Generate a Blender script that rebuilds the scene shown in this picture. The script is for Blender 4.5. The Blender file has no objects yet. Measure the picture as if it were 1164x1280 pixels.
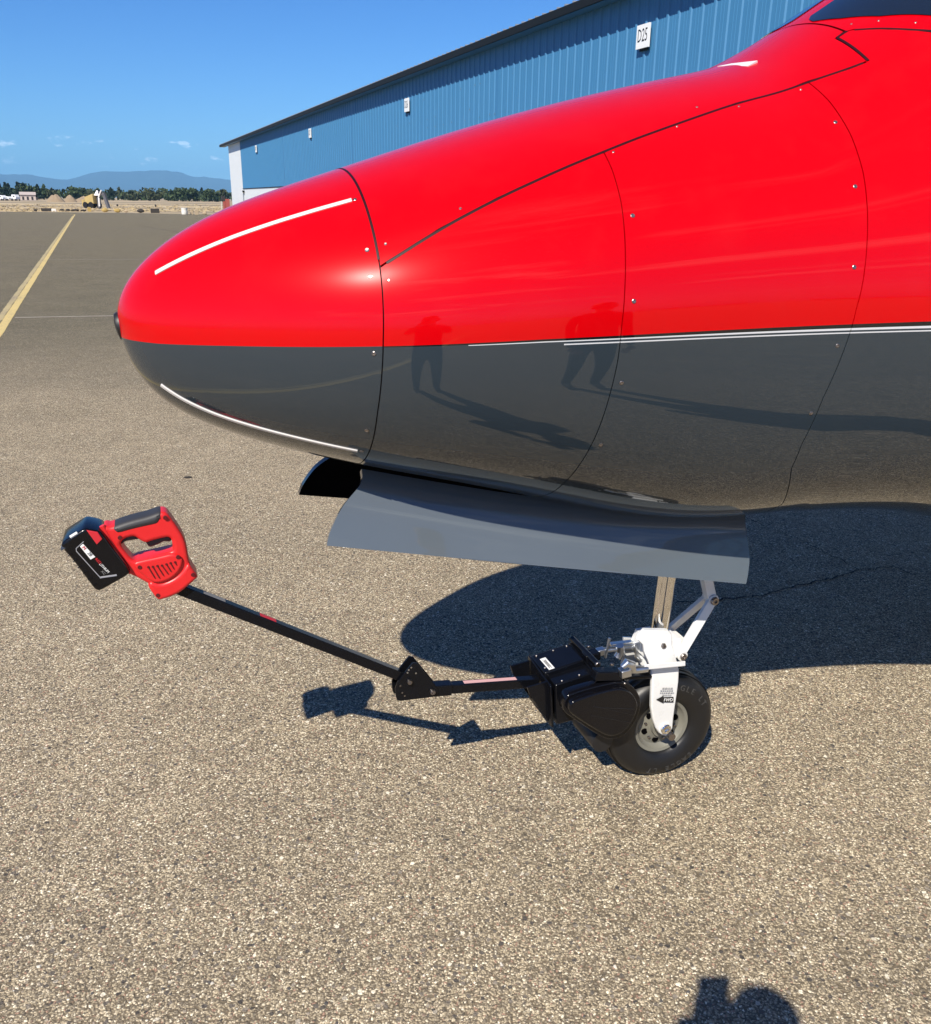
import bpy, bmesh, math, random
import numpy as np
from mathutils import Vector, Matrix, Euler, noise as mnoise

# ------------------------------------------------------------------ camera, sky, sun, exposure
sc = bpy.context.scene
C = sc.collection
EYE = 1.70                      # lens height above the pavement
FPX = 1076.0                    # focal length in pixels of the 1164 px wide frame
ROLL = .0144
PITCH = math.atan(387/1076.)
cp_, sp_ = math.cos(PITCH), math.sin(PITCH)
cr_, sr_ = math.cos(ROLL), math.sin(ROLL)
cam_data = bpy.data.cameras.new('camera')
cam = bpy.data.objects.new('camera', cam_data); C.objects.link(cam); sc.camera = cam
cam_data.sensor_fit = 'HORIZONTAL'; cam_data.sensor_width = 36; cam_data.lens = 36*FPX/1164
cam_data.clip_start = .02; cam_data.clip_end = 60000
right = Vector((cr_, sr_*sp_, sr_*cp_)); upv = -(sr_*Vector((1, 0, 0)) + cr_*Vector((0, -sp_, -cp_)))
back = -Vector((0, cp_, -sp_))
m3 = Matrix((right, upv, back)).transposed()
cam.matrix_world = Matrix.Translation((0, 0, EYE)) @ m3.to_4x4()

SUN = Vector((-.362, -.906, 1.0)).normalized()      # towards the sun
sun_data = bpy.data.lights.new('sun', 'SUN'); sun = bpy.data.objects.new('sun', sun_data); C.objects.link(sun)
sun_data.energy = 5.0; sun_data.angle = math.radians(.53); sun_data.color = (1, .93, .82)
sun.rotation_euler = SUN.to_track_quat('Z', 'Y').to_euler()
sun.location = SUN*50
world = bpy.data.worlds.new('World'); sc.world = world; world.use_nodes = True
wn = world.node_tree; wn.nodes.clear()
def wnode(t, **k):
    n = wn.nodes.new(t)
    for a, b in k.items(): setattr(n, a, b)
    return n
sky = wnode('ShaderNodeTexSky', sky_type='NISHITA', sun_disc=False)
sky.sun_elevation = math.asin(SUN.z); sky.sun_rotation = math.atan2(SUN.x, SUN.y)
sky.altitude = 50; sky.air_density = 1.0; sky.dust_density = .0; sky.ozone_density = 2.2
SKY_STRENGTH = .08; SKY_TINT = (.32, .60, 1.04, 1)      # clear deep blue late-summer sky
bg = wnode('ShaderNodeBackground'); bg.inputs[1].default_value = SKY_STRENGTH
wout = wnode('ShaderNodeOutputWorld')
sc.view_settings.view_transform = 'Standard'; sc.view_settings.look = 'None'
sc.view_settings.exposure = .55; sc.view_settings.gamma = 1; sc.view_settings.use_curve_mapping = False
# cirrus wisps well above the horizon and a row of small cumulus low down, as a function of direction
def wl(a, b): wn.links.new(a, b)
def wmath(op, a, b=None):
    n = wnode('ShaderNodeMath', operation=op)
    for i, v in enumerate((a, b)):
        if v is None: continue
        if isinstance(v, (int, float)): n.inputs[i].default_value = v
        else: wl(v, n.inputs[i])
    return n.outputs[0]
def wramp(x, a, b):
    n = wnode('ShaderNodeMapRange'); n.interpolation_type = 'SMOOTHSTEP'
    n.inputs['From Min'].default_value = a; n.inputs['From Max'].default_value = b
    wl(x, n.inputs['Value']); return n.outputs[0]
tc = wnode('ShaderNodeTexCoord'); sep = wnode('ShaderNodeSeparateXYZ'); wl(tc.outputs['Generated'], sep.inputs[0])
zc = wmath('MAXIMUM', sep.outputs[2], .0)
den = wmath('ADD', zc, .12)
comb = wnode('ShaderNodeCombineXYZ')
wl(wmath('DIVIDE', sep.outputs[0], den), comb.inputs[0]); wl(wmath('DIVIDE', sep.outputs[1], den), comb.inputs[1])
mp = wnode('ShaderNodeMapping'); mp.inputs['Scale'].default_value = (.55, 2.1, 1); mp.inputs['Rotation'].default_value = (0, 0, .5)
wl(comb.outputs[0], mp.inputs[0])
cn = wnode('ShaderNodeTexNoise'); cn.inputs['Scale'].default_value = 1.3; cn.inputs['Detail'].default_value = 8; cn.inputs['Roughness'].default_value = .62
cn.inputs['Distortion'].default_value = .5
wl(mp.outputs[0], cn.inputs['Vector'])
side = wmath('ADD', wmath('MULTIPLY', sep.outputs[0], .75), wmath('MULTIPLY', sep.outputs[1], -.66))      # the cirrus bank lies to the south-east
cir = wmath('MULTIPLY', wramp(cn.outputs['Fac'], .50, .78), wramp(sep.outputs[2], .03, .16))
cir = wmath('MULTIPLY', wmath('MULTIPLY', cir, wramp(side, -.1, .55)), .95)
mp2 = wnode('ShaderNodeMapping'); mp2.inputs['Scale'].default_value = (1, 1, 2.6); wl(tc.outputs['Generated'], mp2.inputs[0])
mp2.inputs['Location'].default_value = (.13, .4, .2)
cn2 = wnode('ShaderNodeTexNoise'); cn2.inputs['Scale'].default_value = 46; cn2.inputs['Detail'].default_value = 6; wl(mp2.outputs[0], cn2.inputs['Vector'])
band = wmath('MULTIPLY', wramp(sep.outputs[2], .026, .036), wmath('SUBTRACT', 1.0, wramp(sep.outputs[2], .05, .064)))
cum = wmath('MULTIPLY', wramp(cn2.outputs['Fac'], .585, .70), band)
cum = wmath('MULTIPLY', cum, .46)
cl = wmath('MAXIMUM', cir, cum)
mix = wnode('ShaderNodeMix', data_type='RGBA')
wl(cl, mix.inputs['Factor']); 
hsv = wnode('ShaderNodeHueSaturation'); hsv.inputs['Saturation'].default_value = 1.12; wl(sky.outputs[0], hsv.inputs['Color'])
tint = wnode('ShaderNodeMix', data_type='RGBA', blend_type='MULTIPLY'); tint.inputs['Factor'].default_value = 1; tint.inputs['B'].default_value = SKY_TINT
grad = wnode('ShaderNodeValToRGB'); ge = grad.color_ramp.elements; ge[0].position = 0; ge[0].color = (1.34, 1.22, 1.10, 1); ge[1].position = 1; ge[1].color = (.72, .74, .80, 1)
ge_ = grad.color_ramp.elements.new(.26); ge_.color = (.92, 1.0, 1.04, 1)
wl(zc, grad.inputs[0])                                            # pale towards the horizon, deeper blue overhead
tint2 = wnode('ShaderNodeMix', data_type='RGBA', blend_type='MULTIPLY'); tint2.inputs['Factor'].default_value = 1
wl(hsv.outputs[0], tint2.inputs['A']); wl(grad.outputs[0], tint2.inputs['B']); wl(tint2.outputs['Result'], tint.inputs['A']); wl(tint.outputs['Result'], mix.inputs['A']); mix.inputs['B'].default_value = (14, 15.2, 16.5, 1)
wl(mix.outputs['Result'], bg.inputs[0]); wl(bg.outputs[0], wout.inputs[0])

# ------------------------------------------------------------------ measuring helpers
def ray(x, y):
    dx = (x-582)/FPX; dy = (y-640)/FPX
    u = dx*cr_+dy*sr_; v = -dx*sr_+dy*cr_
    return Vector((u, cp_-v*sp_, -sp_-v*cp_))
def ground_at(x, y, z=0.0):
    d = ray(x, y); t = (z-EYE)/d.z
    return Vector((0, 0, EYE))+d*t
def at_dist(x, y, dist):
    d = ray(x, y); h = math.hypot(d.x, d.y)
    return Vector((0, 0, EYE))+d*(dist/h)
TH = .346200
TIP = Vector((-.76405, 1.90272, 1.44892))
AX = Vector((math.cos(TH), math.sin(TH), 0)); NR = Vector((math.sin(TH), -math.cos(TH), 0))   # aft, near side
ORG = Vector((TIP.x, TIP.y, 0))
def L(x, y, c):
    """point of the aircraft frame (aft, -near, up) seen at x, y on the fore-and-aft plane c metres to the near side"""
    r = ray(x, y); o = Vector((0, 0, EYE))
    t = (c-(o-ORG).dot(NR))/r.dot(NR); d = o+r*t-ORG
    return Vector((d.dot(AX), -d.dot(NR), d.z))
def W(p): return ORG+AX*p[0]-NR*p[1]+Vector((0, 0, p[2]))

# ------------------------------------------------------------------ object helpers
def props(o, label=None, cat=None, group=None, kind=None):
    if label: o['label'] = label
    if cat: o['category'] = cat
    if group: o['group'] = group
    if kind: o['kind'] = kind
    return o
def empty(name, loc, rz=0, label=None, cat=None, group=None):
    o = bpy.data.objects.new(name, None); C.objects.link(o); o.location = loc; o.rotation_euler = (0, 0, rz)
    o.empty_display_size = .2
    return props(o, label, cat, group)
def link(name, me, mat=None, parent=None, smooth=True, sharp=35, bevel=0, loc=None):
    if mat is not None:
        if len(me.materials): me.materials.clear()
        for m in (mat if isinstance(mat, (list, tuple)) else [mat]): me.materials.append(m)
    if smooth:
        me.polygons.foreach_set('use_smooth', [True]*len(me.polygons))
        me.set_sharp_from_angle(angle=math.radians(sharp))
    o = bpy.data.objects.new(name, me); C.objects.link(o)
    if parent: o.parent = parent
    if loc is not None: o.location = loc
    if bevel:
        b = o.modifiers.new('bevel', 'BEVEL'); b.width = bevel; b.segments = 2; b.limit_method = 'ANGLE'; b.angle_limit = math.radians(40)
        b.harden_normals = False
    return o
class MB:
    def __init__(s): s.v = []; s.f = []; s.mi = []; s.m = 0
    def add(s, vs, fs):
        o = len(s.v); s.v += [tuple(v) for v in vs]; s.f += [tuple(i+o for i in f) for f in fs]; s.mi += [s.m]*len(fs); return s
    def box(s, c, d, rot=None):
        x, y, z = [k/2 for k in d]
        vs = [Vector(p) for p in ((-x, -y, -z), (x, -y, -z), (x, y, -z), (-x, y, -z), (-x, -y, z), (x, -y, z), (x, y, z), (-x, y, z))]
        if rot is not None: vs = [rot @ v for v in vs]
        return s.add([v+Vector(c) for v in vs], [(3, 2, 1, 0), (4, 5, 6, 7), (0, 1, 5, 4), (1, 2, 6, 5), (2, 3, 7, 6), (3, 0, 4, 7)])
    def hexa(s, p):     # eight corners, bottom ring then top ring
        return s.add(p, [(3, 2, 1, 0), (4, 5, 6, 7), (0, 1, 5, 4), (1, 2, 6, 5), (2, 3, 7, 6), (3, 0, 4, 7)])
    def bar(s, p0, p1, w, h, up=(0, 0, 1)):
        p0, p1 = Vector(p0), Vector(p1); t = (p1-p0).normalized(); sd = t.cross(Vector(up)).normalized(); u = sd.cross(t)
        q = []
        for p in (p0, p1): q.append([p+sd*(a*w/2)+u*(b*h/2) for a, b in ((-1, -1), (1, -1), (1, 1), (-1, 1))])
        vs = q[0]+q[1]
        return s.add(vs, [(0, 1, 2, 3), (7, 6, 5, 4), (4, 5, 1, 0), (5, 6, 2, 1), (6, 7, 3, 2), (7, 4, 0, 3)])
    def tube(s, pts, r, n=12, cap=True):
        pts = [Vector(p) for p in pts]; rr = r if isinstance(r, (list, tuple)) else [r]*len(pts)
        vs = []; a = None
        for i, p in enumerate(pts):
            t = (pts[min(i+1, len(pts)-1)]-pts[max(i-1, 0)]).normalized()
            if a is None:
                a = t.orthogonal().normalized()
            else:
                a = (a-t*a.dot(t)).normalized()
            b = t.cross(a)
            vs += [p+(a*math.cos(k*2*math.pi/n)+b*math.sin(k*2*math.pi/n))*rr[i] for k in range(n)]
        fs = [(i*n+k, i*n+(k+1) % n, (i+1)*n+(k+1) % n, (i+1)*n+k) for i in range(len(pts)-1) for k in range(n)]
        if cap: fs += [tuple(range(n-1, -1, -1)), tuple((len(pts)-1)*n+k for k in range(n))]
        return s.add(vs, fs)
    def lathe(s, prof, n=32, mtx=None, closed=False):   # profile of (radius, axial) about local Z
        vs = []
        for r, z in prof:
            for k in range(n):
                a = 2*math.pi*k/n; vs.append(Vector((r*math.cos(a), r*math.sin(a), z)))
        if mtx is not None: vs = [mtx @ v for v in vs]
        m = len(prof); fs = []
        for i in range(m if closed else m-1):
            j = (i+1) % m
            fs += [(i*n+k, i*n+(k+1) % n, j*n+(k+1) % n, j*n+k) for k in range(n)]
        if not closed: fs += [tuple(range(n-1, -1, -1)), tuple((m-1)*n+k for k in range(n))]
        return s.add(vs, fs)
    def grid(s, P, wrap=False):      # P[i][j]
        n = len(P); m = len(P[0]); vs = [v for row in P for v in row]
        fs = [(i*m+j, i*m+(j+1) % m, (i+1)*m+(j+1) % m, (i+1)*m+j) for i in range(n-1) for j in range(m if wrap else m-1)]
        return s.add(vs, fs)
    def mesh(s, name='mesh', fix=True):
        me = bpy.data.meshes.new(name); me.from_pydata(s.v, [], s.f)
        if fix:
            bm = bmesh.new(); bm.from_mesh(me); bmesh.ops.recalc_face_normals(bm, faces=bm.faces); bm.to_mesh(me); bm.free()
        if any(s.mi): me.polygons.foreach_set('material_index', s.mi)
        return me
    def build(s, name, mat, parent=None, fix=True, **k):
        me = s.mesh(name, fix)
        return link(name, me, mat, parent, **k)
def plate(name, outlines, c, half, bev, mat, parent=None, res=2, **k):
    """flat shape (outer outline first, then holes) in the aft-up plane at near offset c, thickness 2*half"""
    cu = bpy.data.curves.new(name, 'CURVE'); cu.dimensions = '2D'; cu.fill_mode = 'BOTH'
    cu.extrude = max(half-bev, .0001); cu.bevel_depth = bev; cu.bevel_resolution = res; cu.offset = -bev
    for ol in outlines:
        sp = cu.splines.new('POLY'); sp.points.add(len(ol)-1); sp.use_cyclic_u = True
        for i, (x, z) in enumerate(ol): sp.points[i].co = (x, z, 0, 1)
    ob = bpy.data.objects.new(name, cu); C.objects.link(ob)
    me = bpy.data.meshes.new_from_object(ob.evaluated_get(bpy.context.evaluated_depsgraph_get()))
    bpy.data.objects.remove(ob); bpy.data.curves.remove(cu)
    me.transform(Matrix(((1, 0, 0, 0), (0, 0, -1, -c), (0, 1, 0, 0), (0, 0, 0, 1))))
    me.name = name
    return link(name, me, mat, parent, **k)
def smooth_poly(pts, it=2, closed=True):
    for _ in range(it):
        q = []
        n = len(pts)
        for i in range(n):
            a = pts[i]; b = pts[(i+1) % n]
            q += [(a[0]*.75+b[0]*.25, a[1]*.75+b[1]*.25), (a[0]*.25+b[0]*.75, a[1]*.25+b[1]*.75)]
        pts = q
    return pts
def pix_outline(px, c, sm=0):
    if sm: px = smooth_poly(px, sm)
    return [(p.x, p.z) for p in (L(x, y, c) for x, y in px)]
def text_mesh(name, body, size, mtx, mat, parent=None, depth=.0003, align='CENTER', sx=1.0):
    cu = bpy.data.curves.new(name, 'FONT'); cu.body = body; cu.size = size; cu.extrude = depth; cu.align_x = align; cu.align_y = 'CENTER'
    cu.resolution_u = 2
    ob = bpy.data.objects.new(name, cu); C.objects.link(ob)
    me = bpy.data.meshes.new_from_object(ob.evaluated_get(bpy.context.evaluated_depsgraph_get()))
    bpy.data.objects.remove(ob); bpy.data.curves.remove(cu)
    me.transform(mtx @ Matrix.Diagonal((sx, 1, 1, 1))); me.name = name
    return link(name, me, mat, parent, smooth=False)

# ------------------------------------------------------------------ materials
def mat(name, col, rough=.5, metal=0, coat=0, coat_rough=.02, spec=.5, bump=None, vary=None):
    m = bpy.data.materials.new(name); m.use_nodes = True; nt = m.node_tree; b = nt.nodes['Principled BSDF']
    b.inputs['Base Color'].default_value = (*col, 1); b.inputs['Roughness'].default_value = rough; b.inputs['Metallic'].default_value = metal
    b.inputs['Coat Weight'].default_value = coat; b.inputs['Coat Roughness'].default_value = coat_rough; b.inputs['Specular IOR Level'].default_value = spec
    tcn = nt.nodes.new('ShaderNodeTexCoord')
    if vary:
        sc_, amt = vary
        n = nt.nodes.new('ShaderNodeTexNoise'); n.inputs['Scale'].default_value = sc_; n.inputs['Detail'].default_value = 5
        nt.links.new(tcn.outputs['Object'], n.inputs['Vector'])
        r = nt.nodes.new('ShaderNodeMapRange'); r.inputs['To Min'].default_value = 1-amt; r.inputs['To Max'].default_value = 1+amt
        nt.links.new(n.outputs['Fac'], r.inputs['Value'])
        mx = nt.nodes.new('ShaderNodeMix'); mx.data_type = 'RGBA'; mx.blend_type = 'MULTIPLY'; mx.inputs['Factor'].default_value = 1
        mx.inputs['A'].default_value = (*col, 1); nt.links.new(r.outputs[0], mx.inputs['B']); nt.links.new(mx.outputs['Result'], b.inputs['Base Color'])
        r2 = nt.nodes.new('ShaderNodeMapRange'); r2.inputs['To Min'].default_value = max(.02, rough-.08); r2.inputs['To Max'].default_value = rough+.1
        nt.links.new(n.outputs['Fac'], r2.inputs['Value']); nt.links.new(r2.outputs[0], b.inputs['Roughness'])
    if bump:
        sc_, st, dist = bump
        n = nt.nodes.new('ShaderNodeTexNoise'); n.inputs['Scale'].default_value = sc_; n.inputs['Detail'].default_value = 4
        nt.links.new(tcn.outputs['Object'], n.inputs['Vector'])
        bp = nt.nodes.new('ShaderNodeBump'); bp.inputs['Strength'].default_value = st; bp.inputs['Distance'].default_value = dist
        nt.links.new(n.outputs['Fac'], bp.inputs['Height']); nt.links.new(bp.outputs[0], b.inputs['Normal'])
    return m
class NT:
    def __init__(s, m): s.t = m.node_tree
    def n(s, ty, **k):
        o = s.t.nodes.new(ty)
        for a, b in k.items(): setattr(o, a, b)
        return o
    def l(s, a, b): s.t.links.new(a, b)
    def math(s, op, a, b=None, c=None):
        o = s.n('ShaderNodeMath', operation=op)
        for i, v in enumerate((a, b, c)):
            if v is None: continue
            if isinstance(v, (int, float)): o.inputs[i].default_value = v
            else: s.l(v, o.inputs[i])
        return o.outputs[0]
    def mixc(s, f, a, b, bt='MIX'):
        o = s.n('ShaderNodeMix', data_type='RGBA', blend_type=bt)
        for k, v in (('Factor', f), ('A', a), ('B', b)):
            if isinstance(v, (int, float)): o.inputs[k].default_value = v
            elif isinstance(v, tuple): o.inputs[k].default_value = (*v, 1)
            else: s.l(v, o.inputs[k])
        return o.outputs['Result']
    def rng(s, x, a, b, c=0., d=1., sm=False):
        o = s.n('ShaderNodeMapRange'); o.interpolation_type = 'SMOOTHSTEP' if sm else 'LINEAR'
        for k, v in (('From Min', a), ('From Max', b), ('To Min', c), ('To Max', d)): o.inputs[k].default_value = v
        s.l(x, o.inputs['Value']); return o.outputs[0]
    def noise(s, vec, sc_, det=4, rough=.55, dist=0):
        o = s.n('ShaderNodeTexNoise'); o.inputs['Scale'].default_value = sc_; o.inputs['Detail'].default_value = det
        o.inputs['Roughness'].default_value = rough; o.inputs['Distortion'].default_value = dist
        if vec is not None: s.l(vec, o.inputs['Vector'])
        return o.outputs['Fac']

# aircraft paint: red over slate grey, black pinstripe and two white pinstripes, laid out in the aircraft's own frame
RED = (.52, .0, .002); GREY = (.025, .036, .046)
def paint_material():
    m = mat('aircraft_paint', RED, rough=.25, coat=.8, coat_rough=.012, spec=.06); k = NT(m); b = m.node_tree.nodes['Principled BSDF']
    t = k.n('ShaderNodeTexCoord'); s = k.n('ShaderNodeSeparateXYZ'); k.l(t.outputs['Object'], s.inputs[0]); X, Z = s.outputs[0], s.outputs[2]
    zl = k.math('MAXIMUM', k.math('MINIMUM', k.math('MULTIPLY_ADD', X, .0437, 1.4328-.0437*.5+.0012), k.math('MULTIPLY_ADD', X, .0296, 1.4464-.0296*.85+.0022)), 1.4156)
    d = k.math('SUBTRACT', zl, Z)              # positive below the line
    below = k.math('GREATER_THAN', d, 0.)
    col = k.mixc(below, RED, GREY)
    tb = k.math('MULTIPLY_ADD', X, .0058, .0022-.0058*.495)
    blk = k.math('MULTIPLY', k.math('MULTIPLY', below, k.math('LESS_THAN', d, tb)), k.math('GREATER_THAN', X, .492))
    col = k.mixc(blk, col, (.006, .006, .007))
    d1 = k.math('SUBTRACT', d, tb)
    t1 = k.math('MULTIPLY_ADD', X, .0036, .0018-.0036*.65)
    w1 = k.math('MULTIPLY', k.math('MULTIPLY', k.math('GREATER_THAN', d1, .0004), k.math('LESS_THAN', d1, t1)), k.math('GREATER_THAN', X, .65))
    d2 = k.math('SUBTRACT', d1, t1)
    w2 = k.math('MULTIPLY', k.math('MULTIPLY', k.math('GREATER_THAN', d2, .0042), k.math('LESS_THAN', d2, .0068)), k.math('GREATER_THAN', X, .84))
    col = k.mixc(k.math('MAXIMUM', w1, w2), col, (.56, .57, .59))
    k.l(k.rng(below, 0, 1, .42, 1.0), b.inputs['Coat Weight']); b.inputs['Coat IOR'].default_value = 1.62
    dust = k.noise(t.outputs['Object'], 9, 6, .6)
    col = k.mixc(k.rng(dust, .52, .9, 0, .008), col, (.45, .40, .34))
    k.l(col, b.inputs['Base Color'])
    # very slight orange peel / panel waviness
    bp = k.n('ShaderNodeBump'); bp.inputs['Strength'].default_value = .06; bp.inputs['Distance'].default_value = .004
    k.l(k.noise(t.outputs['Object'], 5.5, 2), bp.inputs['Height']); k.l(bp.outputs[0], b.inputs['Normal']); k.l(bp.outputs[0], b.inputs['Coat Normal'])
    return m
PAINT = paint_material()
DOORPAINT = mat('slate_paint', (.095, .112, .125), .2, coat=1, coat_rough=.02, vary=(6, .05), bump=(4, .05, .004))
LINER = mat('seam_sealant', (.012, .006, .007), .8)
INNER = mat('wheel_bay_black', (.003, .003, .0035), .9, spec=.0, vary=(20, .3))
GLASS = mat('tinted_glass', (.010, .014, .020), .03, coat=1, spec=.8)
RUBBERB = mat('black_rubber', (.010, .010, .011), .45, vary=(30, .2))
STEEL = mat('fastener_steel', (.31, .28, .265), .35, 1, bump=(300, .2, .001))
CHROME = mat('oleo_chrome', (.84, .82, .78), .06, 1)
ALU = mat('bare_aluminium', (.62, .63, .64), .32, 1, vary=(60, .15), bump=(240, .15, .001))
WHITE = mat('white_enamel', (.70, .70, .68), .28, coat=.5, vary=(25, .04))
STRIPW = mat('diverter_strip_white', (.58, .56, .54), .45, vary=(60, .06))
BLACKP = mat('black_powder_coat', (.004, .0045, .0065), .2, spec=.22, coat=.08, coat_rough=.05, vary=(18, .2))
BLACKM = mat('black_plastic', (.0035, .0035, .005), .16, spec=.38, coat=0, coat_rough=.2, vary=(40, .2), bump=(500, .1, .0005))
GRIP = mat('grip_rubber', (.030, .030, .033), .55, bump=(700, .3, .0006))
TOOLRED = mat('tool_red_plastic', (.66, .018, .020), .38, spec=.5, vary=(30, .05), bump=(420, .12, .0005))
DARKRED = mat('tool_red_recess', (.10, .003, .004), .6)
TYRE = mat('tyre_rubber', (.0065, .0065, .007), .45, vary=(35, .25), bump=(160, .2, .001))
LETTER = mat('raised_tyre_letters', (.048, .047, .045), .6)
RIMM = mat('wheel_grey_paint', (.165, .16, .132), .4, vary=(40, .08))
PRINTK = mat('black_print', (.012, .012, .013), .5)
PRINTG = mat('grey_print', (.20, .20, .20), .6)
PRINTW = mat('white_print', (.78, .78, .76), .5)
PRINTR = mat('red_print', (.55, .02, .03), .5)
STICKER = mat('faded_pink_sticker', (.62, .36, .35), .45, vary=(90, .1))

# ------------------------------------------------------------------ setting
APRON_T = Vector((-.38343, .92357, 0)); APRON_N = Vector((.92357, .38343, 0))     # along the hangars / towards them
def along(a, n, z=0): return APRON_T*a+APRON_N*n+Vector((0, 0, z))
def ground_material():
    m = mat('dry_field', (.36, .28, .17), .95); k = NT(m); b = m.node_tree.nodes['Principled BSDF']; t = k.n('ShaderNodeTexCoord')
    mp = k.n('ShaderNodeMapping'); mp.inputs['Rotation'].default_value = (0, 0, .12); mp.inputs['Scale'].default_value = (.002, .016, 1); k.l(t.outputs['Object'], mp.inputs[0])
    n1 = k.noise(mp.outputs[0], 1.0, 5, .6); n2 = k.noise(t.outputs['Object'], .35, 6, .7); n3 = k.noise(t.outputs['Object'], .02, 4)
    c = k.mixc(k.rng(n1, .44, .56, sm=True), (.46, .365, .215), (.19, .145, .09))
    c = k.mixc(k.rng(n2, .5, .8, 0, .6), c, (.52, .43, .27))
    c = k.mixc(k.rng(n3, .5, .7, 0, .6), c, (.28, .21, .13))
    k.l(c, b.inputs['Base Color'])
    return m
def asphalt_material():
    m = mat('weathered_aggregate', (.3, .26, .2), .9, spec=.08); k = NT(m); b = m.node_tree.nodes['Principled BSDF']; t = k.n('ShaderNodeTexCoord')
    O = t.outputs['Object']
    w = k.n('ShaderNodeTexNoise'); w.inputs['Scale'].default_value = 95; w.inputs['Detail'].default_value = 2; k.l(O, w.inputs['Vector'])
    add = k.n('ShaderNodeVectorMath', operation='MULTIPLY_ADD'); k.l(w.outputs['Color'], add.inputs[0]); add.inputs[1].default_value = (.011,)*3; k.l(O, add.inputs[2])
    P = add.outputs[0]
    def vor(scale, feat='F1'):
        o = k.n('ShaderNodeTexVoronoi', feature=feat); o.inputs['Scale'].default_value = scale; k.l(P, o.inputs['Vector']); return o
    v1 = vor(190); v2 = vor(64)
    def ramp(x, stops):
        r = k.n('ShaderNodeValToRGB'); r.color_ramp.interpolation = 'LINEAR'
        els = r.color_ramp.elements
        while len(els) < len(stops): els.new(.5)
        for e, (p, c) in zip(els, stops): e.position = p; e.color = (*c, 1)
        k.l(x, r.inputs[0]); return r.outputs[0]
    s1 = k.n('ShaderNodeSeparateColor'); k.l(v1.outputs['Color'], s1.inputs[0])
    s2 = k.n('ShaderNodeSeparateColor'); k.l(v2.outputs['Color'], s2.inputs[0])
    c1 = ramp(s1.outputs[0], [(0, (.085, .074, .060)), (.2, (.21, .176, .131)), (.48, (.34, .280, .192)), (.74, (.44, .36, .245)), (.9, (.57, .48, .345)), (1, (.80, .72, .55))])
    c1 = k.mixc(k.math('GREATER_THAN', s1.outputs[1], .96), c1, (.33, .205, .15))
    c1 = k.mixc(k.rng(v1.outputs['Distance'], .38, .7, 0, .9), c1, (.12, .095, .065))
    c2 = ramp(s2.outputs[1], [(0, (.06, .054, .050)), (.6, (.15, .128, .105)), (.88, (.24, .205, .165)), (1, (.70, .63, .50))])
    big = k.math('MULTIPLY', k.math('GREATER_THAN', s2.outputs[0], .80), k.rng(v2.outputs['Distance'], .42, .34))
    c = k.mixc(big, c1, c2)
    c = k.mixc(1.0, c, k.mixc(k.rng(k.noise(O, 420, 2, .6), .3, .7), (.74, .74, .74), (1.25, 1.25, 1.25)), 'MULTIPLY')
    n1 = k.noise(O, 1.1, 5, .6); n2 = k.noise(O, .22, 4)
    c = k.mixc(1.0, c, k.mixc(k.rng(n1, .3, .7), (1.14, 1.15, 1.13), (1.36, 1.36, 1.33)), 'MULTIPLY')
    c = k.mixc(1.0, c, k.mixc(k.rng(k.noise(O, 7, 4, .65), .35, .65, sm=True), (.94, .94, .945), (1.06, 1.06, 1.055)), 'MULTIPLY')
    c = k.mixc(k.math('MULTIPLY', k.rng(k.noise(O, 2.3, 3, .5, .6), .66, .76, 0, .38, True), k.rng(n2, .45, .6)), c, (.10, .085, .07))
    # darker and greyer farther out along the apron
    s = k.n('ShaderNodeSeparateXYZ'); k.l(O, s.inputs[0])
    dist = k.math('ADD', k.math('ADD', k.math('MULTIPLY', s.outputs[0], -.383), k.math('MULTIPLY', s.outputs[1], .924)), k.math('MULTIPLY', k.math('SUBTRACT', n2, .5), 6.))
    far_tone = k.rng(dist, 4.5, 15., 0, 1, True)
    c = k.mixc(far_tone, c, k.mixc(1.0, c, (.50, .53, .53), 'MULTIPLY'))
    mp = k.n('ShaderNodeMapping'); mp.inputs['Rotation'].default_value = (0, 0, .39); mp.inputs['Scale'].default_value = (.05, .5, 1); k.l(O, mp.inputs[0])
    c = k.mixc(k.rng(k.noise(mp.outputs[0], .6, 5, .65), .5, .75, 0, .3), c, (.13, .12, .105))
    k.l(c, b.inputs['Base Color'])
    h = k.math('SUBTRACT', k.math('MULTIPLY', s1.outputs[2], .8), v1.outputs['Distance'])
    bp = k.n('ShaderNodeBump'); bp.inputs['Strength'].default_value = .75; bp.inputs['Distance'].default_value = .0035
    k.l(h, bp.inputs['Height']); k.l(bp.outputs[0], b.inputs['Normal'])
    return m
ASPHALT = asphalt_material()
def fan(name, pts, z, m, kind='structure'):
    me = bpy.data.meshes.new(name); me.from_pydata([(p[0], p[1], z) for p in pts], [], [tuple(range(len(pts)))])
    o = link(name, me, m, smooth=False); props(o, kind=kind); return o
GR = 22000
g = fan('ground', [(GR*math.cos(a*math.pi/32), GR*math.sin(a*math.pi/32)) for a in range(64)], -.02, ground_material())
e0 = ground_at(-10, 264.4); e1 = ground_at(150, 265.8); e2 = ground_at(290, 268.4)
random.seed(4)
edge = []
for i in range(41):
    t = i/40*2
    p = e0.lerp(e1, t) if t < 1 else e1.lerp(e2, t-1)
    edge.append((p.x+random.uniform(-.3, .3), p.y+random.uniform(-.35, .35)))
far_l = e0+(e0-e2)*1.3
apron = fan('apron', [tuple(far_l[:2])]+edge+[tuple((along(115, 60))[:2]), tuple(along(-160, 60)[:2]), tuple(along(-160, -80)[:2]), tuple(along(60, -130)[:2])], -.004+.004, ASPHALT)
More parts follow.
